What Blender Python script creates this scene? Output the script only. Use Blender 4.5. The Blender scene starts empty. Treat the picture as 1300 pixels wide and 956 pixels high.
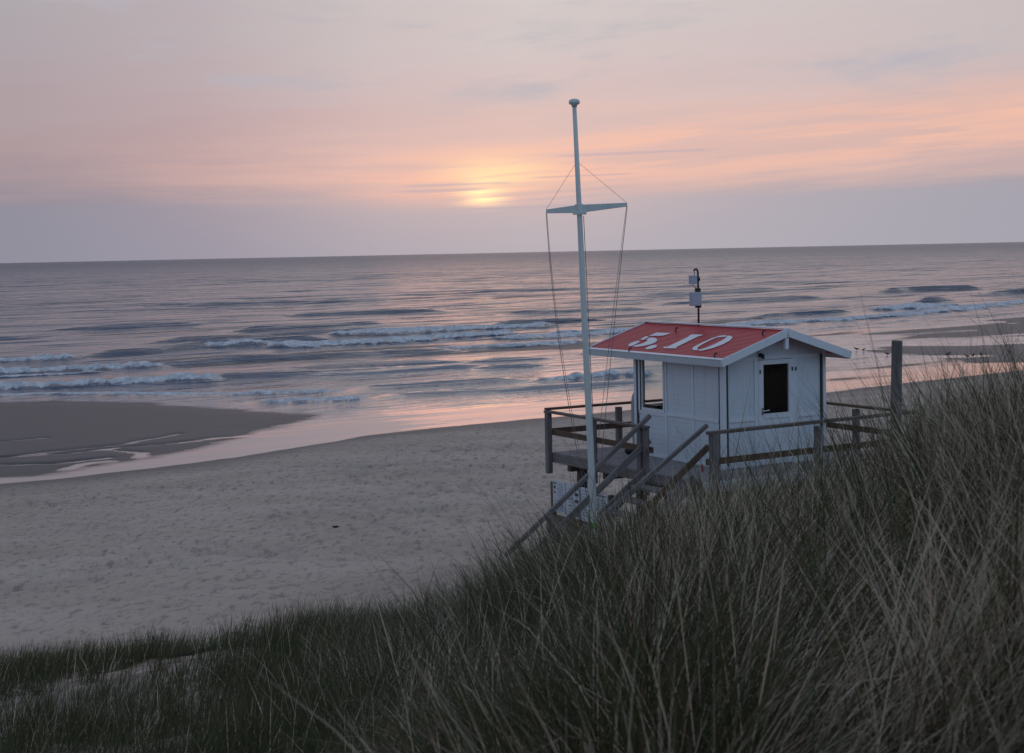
import bpy, math, random
import numpy as np
from mathutils import Vector, Matrix
random.seed(7)
rng = np.random.default_rng(11)
scene = bpy.context.scene
COL = scene.collection
PI = math.pi

# ------------------------------------------------------------------ camera
EYE = 7.8                      # metres above the sea
FPX = 1946.8 / 1300            # focal length in picture widths
PITCH, ROLL = 0.0577, math.atan(27 / 1300)
cam = bpy.data.cameras.new('camera')
cam_o = bpy.data.objects.new('camera', cam)
COL.objects.link(cam_o)
F = Vector((0, math.cos(PITCH), -math.sin(PITCH)))
R0, U0 = Vector((1, 0, 0)), Vector((0, math.sin(PITCH), math.cos(PITCH)))
Rv = R0 * math.cos(ROLL) - U0 * math.sin(ROLL)
Uv = R0 * math.sin(ROLL) + U0 * math.cos(ROLL)
m = Matrix.Identity(4)
for i in range(3):
    m[i][0], m[i][1], m[i][2] = Rv[i], Uv[i], -F[i]
m[2][3] = EYE
cam_o.matrix_world = m
cam.sensor_fit = 'HORIZONTAL'
cam.sensor_width = 36
cam.lens = 36 * FPX
cam.shift_y = -45 / 1300
cam.clip_start, cam.clip_end = 0.1, 200000
cam.dof.use_dof = True
cam.dof.focus_distance = 28
cam.dof.aperture_fstop = 6.3
scene.camera = cam_o

# ------------------------------------------------------------------ noise in numpy
def vnoise(x, y, seed=0):
    x = np.asarray(x, float); y = np.asarray(y, float)
    xi = np.floor(x).astype(np.int64); yi = np.floor(y).astype(np.int64)
    xf, yf = x - xi, y - yi
    def h(a, b):
        n = (a * 374761393 + b * 668265263 + seed * 1442695041) & 0xFFFFFFFF
        n = ((n ^ (n >> 13)) * 1274126177) & 0xFFFFFFFF
        n = n ^ (n >> 16)
        return (n & 0xFFFF) / 65535.0
    sx = xf * xf * (3 - 2 * xf); sy = yf * yf * (3 - 2 * yf)
    a = h(xi, yi) * (1 - sx) + h(xi + 1, yi) * sx
    b = h(xi, yi + 1) * (1 - sx) + h(xi + 1, yi + 1) * sx
    return a * (1 - sy) + b * sy
def fbm(x, y, seed=0, octv=4):
    s, a, t = 0, 1.0, 0
    for o in range(octv):
        s = s + a * vnoise(x * 2**o + 17.3 * o, y * 2**o - 9.1 * o, seed + o); t += a; a *= .5
    return s / t
def sstep(a, b, x):
    t = np.clip((x - a) / (b - a), 0, 1); return t * t * (3 - 2 * t)

# ------------------------------------------------------------------ materials
class NT:
    """small helper round a node tree"""
    def __init__(s, tree): s.t = tree; s.n = tree.nodes; s.l = tree.links
    def new(s, kind, **kw):
        n = s.n.new(kind)
        for k, v in kw.items(): setattr(n, k, v)
        return n
    def put(s, sock, v):
        if isinstance(v, bpy.types.NodeSocket): s.l.new(v, sock)
        elif v is not None: sock.default_value = v
    def math(s, op, a, b=None, c=None, clamp=False):
        n = s.new('ShaderNodeMath', operation=op); n.use_clamp = clamp
        s.put(n.inputs[0], a); s.put(n.inputs[1], b)
        if c is not None: s.put(n.inputs[2], c)
        return n.outputs[0]
    def mix(s, f, a, b, blend='MIX'):
        n = s.new('ShaderNodeMix', data_type='RGBA', blend_type=blend)
        s.put(n.inputs[0], f); s.put(n.inputs[6], a); s.put(n.inputs[7], b)
        return n.outputs[2]
    def ramp(s, f, pts, interp='LINEAR'):
        n = s.new('ShaderNodeValToRGB'); r = n.color_ramp; r.interpolation = interp
        while len(r.elements) < len(pts): r.elements.new(0.5)
        for e, (p, c) in zip(r.elements, pts):
            e.position = p; e.color = (*c, 1) if hasattr(c, '__len__') else (c, c, c, 1)
        s.put(n.inputs[0], f); return n.outputs[0]
    def noise(s, vec, scale, detail=3, rough=.5, dist=0):
        n = s.new('ShaderNodeTexNoise'); s.put(n.inputs['Vector'], vec)
        n.inputs['Scale'].default_value = scale; n.inputs['Detail'].default_value = detail
        n.inputs['Roughness'].default_value = rough; n.inputs['Distortion'].default_value = dist
        return n.outputs[0]
    def vmul(s, v, k):
        n = s.new('ShaderNodeVectorMath', operation='MULTIPLY'); s.put(n.inputs[0], v); n.inputs[1].default_value = k
        return n.outputs[0]
    def attr(s, name):
        return s.new('ShaderNodeAttribute', attribute_name=name)
    def bump(s, h, strength=.3, dist=.01, normal=None):
        n = s.new('ShaderNodeBump'); s.put(n.inputs['Height'], h); s.put(n.inputs['Strength'], strength)
        s.put(n.inputs['Distance'], dist)
        if normal is not None: s.put(n.inputs['Normal'], normal)
        return n.outputs[0]
    def smooth(s, x, a, b):
        n = s.new('ShaderNodeMapRange', interpolation_type='SMOOTHSTEP')
        s.put(n.inputs[0], x); n.inputs[1].default_value = a; n.inputs[2].default_value = b
        return n.outputs[0]

def material(name):
    mt = bpy.data.materials.new(name); mt.use_nodes = True
    nt = NT(mt.node_tree)
    return mt, nt, mt.node_tree.nodes['Principled BSDF']

def paint(name, col, rough=.5, var=.10, dirt=(.30, .28, .25), dirt_amt=.25, metallic=0.0):
    mt, nt, b = material(name)
    co = nt.new('ShaderNodeTexCoord').outputs['Object']
    n = nt.noise(co, 3.1, 5, .6)
    n2 = nt.noise(nt.vmul(co, (14, 14, 1.5)), 1, 4, .6)
    c = nt.mix(nt.math('MULTIPLY', nt.smooth(n2, .52, .8), dirt_amt), (*col, 1), (*dirt, 1))
    c = nt.mix(nt.math('MULTIPLY', n, var), c, (col[0] * .6, col[1] * .6, col[2] * .6, 1))
    nt.put(b.inputs['Base Color'], c)
    b.inputs['Roughness'].default_value = rough; b.inputs['Metallic'].default_value = metallic
    nt.put(b.inputs['Normal'], nt.bump(nt.noise(co, 55, 3), .12, .004))
    return mt

def wood(name, ca, cb, rough=.85):
    mt, nt, b = material(name)
    g = nt.attr('grain').outputs['Vector']
    fib = nt.noise(nt.vmul(g, (1.6, 38, 38)), 1, 5, .65)
    blot = nt.noise(nt.vmul(g, (1.3, 6, 6)), 1, 3, .5)
    c = nt.mix(nt.smooth(fib, .3, .72), (*ca, 1), (*cb, 1))
    c = nt.mix(nt.math('MULTIPLY', nt.smooth(blot, .45, .75), .55), c, (ca[0] * .55, ca[1] * .52, ca[2] * .5, 1))
    nt.put(b.inputs['Base Color'], c); b.inputs['Roughness'].default_value = rough
    nt.put(b.inputs['Normal'], nt.bump(fib, .5, .006))
    return mt

def plain(name, col, rough=.6, metallic=0.0):
    mt, nt, b = material(name)
    co = nt.new('ShaderNodeTexCoord').outputs['Object']
    n = nt.noise(co, 9, 4)
    nt.put(b.inputs['Base Color'], nt.mix(n, (*[c * .8 for c in col], 1), (*[min(1, c * 1.2) for c in col], 1)))
    b.inputs['Roughness'].default_value = rough; b.inputs['Metallic'].default_value = metallic
    return mt

M = {}
M['white'] = paint('white_paint', (.70, .76, .82), .45, dirt_amt=.42)
M['trim'] = paint('white_trim_paint', (.78, .83, .88), .4, dirt_amt=.15)
M['red'] = paint('red_roof_paint', (.56, .034, .050), .42, .35, (.16, .03, .03), .45)
M['letter'] = paint('white_letter_paint', (.80, .83, .86), .5, .05, (.6, .5, .5), .15)
M['strip'] = plain('dark_brown_strip', (.045, .036, .032), .6)
M['black'] = plain('black_plastic', (.018, .018, .02), .5)
M['lining'] = plain('shade_toned_lining', (.05, .042, .036), .8)  # dark tone stands in for the shade of an unlit interior
M['steel'] = plain('dull_steel', (.09, .095, .10), .4, .7)
M['chrome'] = plain('bright_steel', (.6, .6, .62), .25, 1.0)
M['box'] = paint('grey_box_plastic', (.42, .48, .56), .5)
M['mast'] = paint('mast_paint', (.68, .74, .72), .4, .12, (.3, .3, .27), .3)
M['rope'] = plain('grey_rope', (.20, .19, .18), .9)
M['rope_red'] = plain('red_rope', (.45, .03, .04), .8)
M['rope_white'] = plain('white_rope', (.6, .6, .6), .8)
M['rope_dark'] = plain('dark_rope', (.025, .026, .024), .9)
M['green'] = plain('green_cord', (.10, .38, .05), .7)
M['wood'] = wood('grey_weathered_wood', (.135, .12, .115), (.27, .25, .245))
M['deckwood'] = wood('grey_deck_planks', (.19, .18, .185), (.33, .32, .33))
M['brown'] = wood('brown_rail_wood', (.085, .050, .034), (.17, .105, .072))
M['rail'] = wood('weathered_rail_wood', (.10, .078, .066), (.20, .165, .148))
M['pile'] = wood('brown_pile_wood', (.10, .075, .06), (.17, .14, .12))
M['panel'] = paint('sign_panel_white', (.60, .65, .70), .45)
M['ink'] = plain('sign_ink_dark', (.05, .055, .07), .6)
M['inkblue'] = plain('sign_ink_blue', (.22, .28, .38), .6)
M['inkgreen'] = plain('sign_ink_green', (.03, .14, .11), .6)
M['inkorange'] = plain('sign_ink_orange', (.35, .12, .03), .6)
M['board'] = paint('rescue_board_grey', (.42, .45, .47), .35)
M['paper'] = plain('paper', (.75, .68, .6), .8)
M['gull'] = plain('gull_dark_plumage', (.035, .034, .034), .8)
M['gull_leg'] = plain('gull_leg', (.06, .045, .04), .7)
M['weed'] = plain('dark_seaweed', (.022, .02, .016), .7)
mt, nt, b = material('window_glass')
b.inputs['Base Color'].default_value = (.9, .95, .95, 1); b.inputs['Roughness'].default_value = .02
b.inputs['Transmission Weight'].default_value = 1.0; b.inputs['IOR'].default_value = 1.4
M['glass'] = mt

# ------------------------------------------------------------------ mesh builder
class MB:
    def __init__(s): s.v = []; s.f = []; s.g = []
    def box(s, c, size, ax=None):
        c = Vector(c); ax = ax or (Vector((1, 0, 0)), Vector((0, 1, 0)), Vector((0, 0, 1)))
        L = max(range(3), key=lambda i: size[i]); o = [i for i in range(3) if i != L]
        n = len(s.v); off = random.uniform(0, 40)
        for z in (-.5, .5):
            for y in (-.5, .5):
                for x in (-.5, .5):
                    k = (x * size[0], y * size[1], z * size[2])
                    s.v.append(c + ax[0] * k[0] + ax[1] * k[1] + ax[2] * k[2])
                    s.g.append((k[L] + off, k[o[0]] + off, k[o[1]]))
        for q in ((0, 2, 3, 1), (4, 5, 7, 6), (0, 1, 5, 4), (2, 6, 7, 3), (0, 4, 6, 2), (1, 3, 7, 5)):
            s.f.append([n + i for i in q])
        return s
    def span(s, lo, hi):
        lo, hi = Vector(lo), Vector(hi); return s.box((lo + hi) / 2, hi - lo)
    def beam(s, a, b, w, h, up=(0, 0, 1)):
        a, b = Vector(a), Vector(b); d = b - a; L = d.length; d.normalize()
        up = Vector(up)
        side = d.cross(up)
        if side.length < 1e-4: side = d.cross(Vector((0, 1, 0)))
        side.normalize(); u2 = side.cross(d)
        return s.box((a + b) / 2, (L, w, h), (d, side, u2))
    def tube(s, pts, rad, n=8, cap=True):
        pts = [Vector(p) for p in pts]; rad = rad if hasattr(rad, '__len__') else [rad] * len(pts)
        base = len(s.v); prev = None; run = 0
        for i, p in enumerate(pts):
            d = (pts[min(i + 1, len(pts) - 1)] - pts[max(i - 1, 0)]).normalized()
            if prev is None:
                a = d.cross(Vector((.3, .2, 1) if abs(d.z) < .9 else (1, .1, 0))).normalized()
            else: a = (prev - d * prev.dot(d)).normalized()
            prev = a; bb = d.cross(a)
            if i: run += (p - pts[i - 1]).length
            for k in range(n):
                t = 2 * PI * k / n
                s.v.append(p + (a * math.cos(t) + bb * math.sin(t)) * rad[i])
                s.g.append((run, rad[i] * math.cos(t), rad[i] * math.sin(t)))
        for i in range(len(pts) - 1):
            for k in range(n):
                q = base + i * n
                s.f.append([q + k, q + (k + 1) % n, q + n + (k + 1) % n, q + n + k])
        if cap:
            s.f.append([base + k for k in range(n)][::-1])
            s.f.append([base + (len(pts) - 1) * n + k for k in range(n)])
        return s
    def prism(s, poly, ax, o, depth):
        """polygon (2-D) in the plane of ax[0], ax[1] at o, thickness depth along ax[2]"""
        o = Vector(o); n = len(s.v); k = len(poly)
        for z in (0, depth):
            for (x, y) in poly:
                s.v.append(o + ax[0] * x + ax[1] * y + ax[2] * z); s.g.append((x, y, z))
        s.f.append([n + i for i in range(k)][::-1]); s.f.append([n + k + i for i in range(k)])
        for i in range(k):
            j = (i + 1) % k; s.f.append([n + i, n + j, n + k + j, n + k + i])
        return s
    def build(s, name, mat, parent=None, smooth=False, bevel=0, loc=None):
        me = bpy.data.meshes.new(name)
        me.from_pydata([tuple(v) for v in s.v], [], s.f); me.update()
        at = me.attributes.new('grain', 'FLOAT_VECTOR', 'POINT')
        at.data.foreach_set('vector', np.array(s.g, dtype=np.float32).ravel())
        me.materials.append(mat if not isinstance(mat, str) else M[mat])
        if smooth: me.polygons.foreach_set('use_smooth', [True] * len(me.polygons))
        ob = bpy.data.objects.new(name, me); COL.objects.link(ob)
        if parent: ob.parent = parent
        if loc is not None: ob.location = loc
        if bevel:
            md = ob.modifiers.new('bevel', 'BEVEL'); md.width = bevel; md.segments = 2; md.limit_method = 'ANGLE'
        return ob

def tag(o, label=None, cat=None, group=None, kind=None):
    if label: o['label'] = label
    if cat: o['category'] = cat
    if group: o['group'] = group
    if kind: o['kind'] = kind
    return o
def empty(name, loc, rz, label, cat, group=None):
    o = bpy.data.objects.new(name, None); o.empty_display_size = .3
    COL.objects.link(o); o.location = loc; o.rotation_euler = (0, 0, rz)
    return tag(o, label, cat, group)
def grid_mesh(name, X, Y, Z, mat, attrs=None):
    """X, Y, Z : 2-D arrays -> one smooth sheet"""
    nr, nc = X.shape
    me = bpy.data.meshes.new(name)
    idx = np.arange(nr * nc).reshape(nr, nc)
    q = np.stack([idx[:-1, :-1], idx[:-1, 1:], idx[1:, 1:], idx[1:, :-1]], -1).reshape(-1, 4)
    me.vertices.add(nr * nc); me.vertices.foreach_set('co', np.stack([X, Y, Z], -1).astype(np.float32).ravel())
    me.loops.add(q.size); me.loops.foreach_set('vertex_index', q.astype(np.int32).ravel())
    me.polygons.add(len(q)); me.polygons.foreach_set('loop_start', np.arange(0, q.size, 4, dtype=np.int32))
    me.polygons.foreach_set('loop_total', np.full(len(q), 4, dtype=np.int32))
    me.polygons.foreach_set('use_smooth', np.ones(len(q), dtype=bool))
    for k, a in (attrs or {}).items():
        at = me.attributes.new(k, 'FLOAT', 'POINT'); at.data.foreach_set('value', a.astype(np.float32).ravel())
    me.update(calc_edges=True); me.validate()
    me.materials.append(mat)
    o = bpy.data.objects.new(name, me); COL.objects.link(o)
    return o

# ------------------------------------------------------------------ terrain
SHX = np.array([-400, -60, -18.1, -14.5, -10.8, -8.2, -5.2, -1.9, 1.4, 16.5, 20.9, 30.9, 60, 140, 400.])
SHY = np.array([-200, 14, 53.5, 55.9, 59.2, 63.2, 66.6, 69.4, 71.1, 81.0, 84.8, 92.4, 112, 166, 340.])
def shore_t(x, y):                         # metres landward of the waterline
    w = (fbm(x * .35, y * .35, 5, 3) - .5) * 1.1
    return (np.interp(x, SHX, SHY) - y) * .79 + w
def poly_sd(x, y, P):                      # signed distance, positive inside
    P = np.array(P, float); d = np.full(x.shape, 1e9); ins = np.zeros(x.shape, bool)
    for i in range(len(P)):
        a, b = P[i], P[(i + 1) % len(P)]; e = b - a
        t = np.clip(((x - a[0]) * e[0] + (y - a[1]) * e[1]) / (e @ e), 0, 1)
        d = np.minimum(d, np.hypot(x - a[0] - t * e[0], y - a[1] - t * e[1]))
        c = (a[1] > y) != (b[1] > y)
        with np.errstate(divide='ignore', invalid='ignore'):
            ins ^= c & (x < (b[0] - a[0]) * (y - a[1]) / (b[1] - a[1] + 1e-12) + a[0])
    return np.where(ins, d, -d)
def line_d(x, y, P):
    d = np.full(x.shape, 1e9)
    for a, b in zip(P[:-1], P[1:]):
        a, b = np.array(a), np.array(b); e = b - a
        t = np.clip(((x - a[0]) * e[0] + (y - a[1]) * e[1]) / (e @ e), 0, 1)
        d = np.minimum(d, np.hypot(x - a[0] - t * e[0], y - a[1] - t * e[1]))
    return d
BAR_LEFT = [(-60, 92), (-28.4, 84.6), (-23.9, 84.1), (-18.9, 81.3), (-14.2, 78.3), (-9.6, 74.9), (-10.6, 71.8),
            (-11.8, 69.5), (-12.8, 64.9), (-14.8, 60.7), (-16.9, 56.9), (-19.4, 55.9), (-60, 30)]
BARS_RIGHT = [[(25.7, 112.0), (28.5, 117.9), (31.8, 116.8), (34.8, 114.8), (60, 122), (60, 112), (36.3, 103.8), (32.6, 105.8), (28.9, 106.1), (26.4, 110.0)],
              [(47.7, 154.5), (52.8, 157.7), (77.5, 172.3), (74.1, 160.1), (49.6, 148.4)],
              [(28.3, 103.9), (32.2, 104.3), (55, 112), (54, 108), (34.4, 98.4), (30.2, 99.6)]]
CHANNELS = [[(-26, 58), (-21.1, 60.6), (-19.6, 61.8), (-18.1, 63.3), (-16.4, 64.6), (-14.8, 68.0)],
            [(-22, 60.8), (-18.3, 61.8), (-16.5, 63.6), (-14.4, 64.5), (-12.8, 66.4), (-10.8, 67.6)],
            [(-16.9, 57.5), (-16.6, 59.0), (-15.8, 59.6)], [(-27, 64.5), (-22.9, 65.9), (-21.8, 66.9), (-20.9, 67.3)],
            [(-23, 58.5), (-19.9, 59.1), (-17.8, 59.2), (-16.0, 60.5)], [(-17.3, 62.9), (-14.8, 61.8), (-14.8, 60.6)]]
DUNE = np.array([
    (0, 0, 6.1), (-6, 0, 5.2), (6, 0, 6.7), (0, -8, 6.4), (-10, 5, 4.0), (10, 5, 6.9), (-14, -6, 4.6), (14, -6, 7), (0, -25, 6.5),
    (-40, -10, 4.5), (40, -10, 6.5), (-35, 12, 1.6), (0, 6, 5.4), (0, 3.5, 5.95), (2, 5, 6.15), (3.2, 6, 6.4), (-1.5, 6, 4.85), (1.24, 23.8, 2.95), (1.0, 9, 5.35), (-2.5, 9, 4.4), (-5, 12, 3.5), (-9, 14, 2.8), (3, 9, 6.12),
    (3.34, 13, 5.5), (3.05, 17, 4.5), (2.44, 19, 4.0), (1.58, 20.5, 3.5), (1.2, 21.5, 3.2), (.54, 21, 3.1), (-.1, 19, 3.15),
    (-.83, 18, 3.05), (-2.4, 18.5, 3.10), (-4.3, 18.5, 2.95), (-6, 18.3, 2.88), (-9, 18, 2.6), (-6, 22.5, 1.4), (-2.4, 23, 1.5), (0, 24, 1.8),
    (.05, 26, 1.4), (1.5, 27, 1.3), (2.2, 25, 2.3), (3.3, 24, 3.3), (4.1, 25.7, 3.0), (5.2, 21, 4.5), (6.2, 25.5, 3.75), (8, 27, 3.4),
    (8, 31, 2.0), (4.5, 30, 1.0), (9, 20, 5.2), (12, 25, 4.2), (12, 14, 6.5), (15, 33, 2.2), (20, 28, 3.8), (20, 10, 6.5),
    (15, 45, -1), (-10, 45, -2), (40, 45, -1), (60, 20, 3), (1, 13, 4.75), (0, 12, 4.6), (1.5, 16, 4.35), (6, 5, 6.6), (0, 60, -6),
    (60, 80, -6), (-40, 60, -6)], float)
def _U(r2): return np.where(r2 > 1e-9, .5 * r2 * np.log(np.maximum(r2, 1e-9)), 0)
_n = len(DUNE)
_K = _U((DUNE[:, None, 0] - DUNE[None, :, 0])**2 + (DUNE[:, None, 1] - DUNE[None, :, 1])**2)
_P = np.c_[np.ones(_n), DUNE[:, :2]]
_A = np.zeros((_n + 3, _n + 3)); _A[:_n, :_n] = _K + np.eye(_n) * .4; _A[:_n, _n:] = _P; _A[_n:, :_n] = _P.T
_w = np.linalg.solve(_A, np.r_[DUNE[:, 2], 0, 0, 0])
def dune_z(x, y):
    s = _w[_n] + _w[_n + 1] * x + _w[_n + 2] * y
    for i in range(_n): s = s + _w[i] * _U((x - DUNE[i, 0])**2 + (y - DUNE[i, 1])**2)
    far = np.hypot(x, y)
    return np.clip(s, -6, 7.5) - sstep(45, 90, far) * 3
def beach_z(x, y):
    t = shore_t(x, y)
    z = np.interp(t, [-120, -45, -25, -1.5, -.25, 0, .8, 3, 8, 20, 35, 45, 60, 100], [-3, -.9, -.14, -.10, -.03, .02, .17, .33, .58, 1.12, 1.7, 1.9, 2.2, 2.8])
    n = (fbm(x * .5 + y * .3, y * .9 - x * .5, 21, 4) - .5)
    flat = sstep(11, 20, x) * sstep(-52, -36, t) * (1 - sstep(-1, 1, t))
    zf = -.012 + (fbm((x * .8 + y * .6) * .10, (y * .8 - x * .6) * .55, 31, 4) - .55) * .11
    z = np.where(t < .5, z * (1 - flat) + zf * flat, z)
    sea = 1 - sstep(-.5, .3, t)
    sd = poly_sd(x, y, BAR_LEFT) + (fbm(x * .22, y * .5, 41, 4) - .5) * 1.8
    bar = np.clip(sd * .03 + .008, -.12, .06) + n * .02
    for ch in CHANNELS:
        d = line_d(x + (fbm(x * .35, y * .35, 51, 2) - .5) * .9, y + (fbm(x * .35, y * .35, 52, 2) - .5) * .9, ch)
        bar = bar - .085 * np.exp(-(d / .27)**2)
    z = np.where(sea > .5, np.maximum(z, bar), z)
    for P in BARS_RIGHT:
        sd = poly_sd(x, y, P) + (fbm(x * .25, y * .5, 61, 3) - .5) * 4
        z = np.where(sea > .5, np.maximum(z, np.clip(sd * .03, -.12, .06) + n * .012), z)
    return z
def ground_z(x, y):
    b, d = beach_z(x, y), dune_z(x, y)
    k = .35
    h = np.clip(.5 + .5 * (d - b) / k, 0, 1)
    z = b * (1 - h) + d * h + k * h * (1 - h)
    veg = sstep(.12, .5, d - b)
    t = shore_t(x, y)
    # footprints and blown ripples on the dry beach, hummocks on the dune
    dry = sstep(3, 12, t)
    warp = fbm(x * .7, y * .7, 77, 2) * 1.5
    ft = vnoise(x * 2.7 + warp, y * 2.3 - warp, 71) * .7 + vnoise(x * 5.3, y * 4.6, 72) * .3
    pits = -sstep(.52, .80, ft) * .16 + sstep(.45, .15, ft) * .06
    z = z + dry * (1 - veg * .6) * pits * (.35 + 1.1 * sstep(.3, .7, fbm(x * .16, y * .3, 73, 3)))
    z = z + dry * (fbm(x * .22, y * .3, 75, 3) - .5) * .09
    z = z + veg * (fbm(x * .8, y * .8, 81, 3) - .5) * .18
    return z, veg
def ground_at(x, y):
    return float(ground_z(np.array([float(x)]), np.array([float(y)]))[0][0])

def axis(lo, hi, step, far_lo, far_hi, g=1.12):
    a = list(np.arange(lo, hi, step)); s = step
    while a[-1] < far_hi: s = min(s * g, 12); a.append(a[-1] + s)
    s = step; pre = [a[0]]
    while pre[-1] > far_lo: s = min(s * g, 12); pre.append(pre[-1] - s)
    return np.array(pre[1:][::-1] + a)
gx = axis(-24, 20, .125, -300, 300, 1.06)
gy = np.concatenate([axis(9, 62, .125, -150, 9.05, 1.1)])
gy = gy[gy < 62]
gy = np.concatenate([gy, np.arange(62, 124, .28), axis(124, 126, .4, 124, 330, 1.1)[1:]])
gy = np.unique(np.round(gy, 4))
X, Y = np.meshgrid(gx, gy)
Z, VEG = ground_z(X, Y)
mt, nt, b = material('beach_sand')
geo = nt.new('ShaderNodeNewGeometry').outputs['Position']
sep = nt.new('ShaderNodeSeparateXYZ'); nt.put(sep.inputs[0], geo)
h = sep.outputs[2]
big = nt.noise(nt.vmul(geo, (.16, .3, 0)), 1, 4, .55)
med = nt.noise(nt.vmul(geo, (2.6, 2.0, 0)), 1, 5, .7)
fine = nt.noise(nt.vmul(geo, (7, 3, 5)), 1, 4, .75)
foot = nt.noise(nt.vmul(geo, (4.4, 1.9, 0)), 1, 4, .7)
dry = nt.mix(nt.smooth(big, .3, .7), (.45, .37, .30, 1), (.545, .45, .37, 1))
dry = nt.mix(nt.math('MULTIPLY', nt.smooth(foot, .50, .66), .60), dry, (.20, .162, .138, 1))  # footprint shade painted as dark speckles in the sand colour
dry = nt.mix(nt.math('MULTIPLY', nt.smooth(fine, .54, .70), .5), dry, (.17, .14, .12, 1))  # finer mottling, shade of small pits put into the colour too
wet = nt.mix(med, (.060, .056, .060, 1), (.084, .078, .081, 1))
hn = nt.math('ADD', h, nt.math('MULTIPLY', nt.math('SUBTRACT', med, .5), .12))
dryness = nt.smooth(hn, .12, .5)
c = nt.mix(dryness, wet, dry)
veg = nt.attr('veg').outputs['Fac']
litter = nt.mix(nt.noise(geo, 9, 4, .7), (.055, .048, .034, 1), (.16, .135, .10, 1))
vn = nt.math('MULTIPLY', veg, nt.smooth(med, .32, .62))
c = nt.mix(vn, c, litter)
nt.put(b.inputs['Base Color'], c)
nt.put(b.inputs['Roughness'], nt.math('ADD', .45, nt.math('MULTIPLY', dryness, .48)))
b.inputs['Specular IOR Level'].default_value = .22
hh = nt.math('ADD', nt.math('MULTIPLY', nt.noise(geo, 4.5, 4, .6), .06), nt.math('MULTIPLY', fine, .02))
nt.put(b.inputs['Normal'], nt.bump(hh, nt.math('ADD', .06, nt.math('MULTIPLY', dryness, .8)), 1.0))
M['sand'] = mt
# the veg mask stays thin where the left foot of the dune shows bare sand
LEFT = 1 - sstep(-.15, -.055, X / np.maximum(Y, .5))
VEGM = VEG * (1 - .25 * LEFT)
tag(grid_mesh('sand_ground', X, Y, Z, mt, {'veg': VEGM}), kind='structure')

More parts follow.
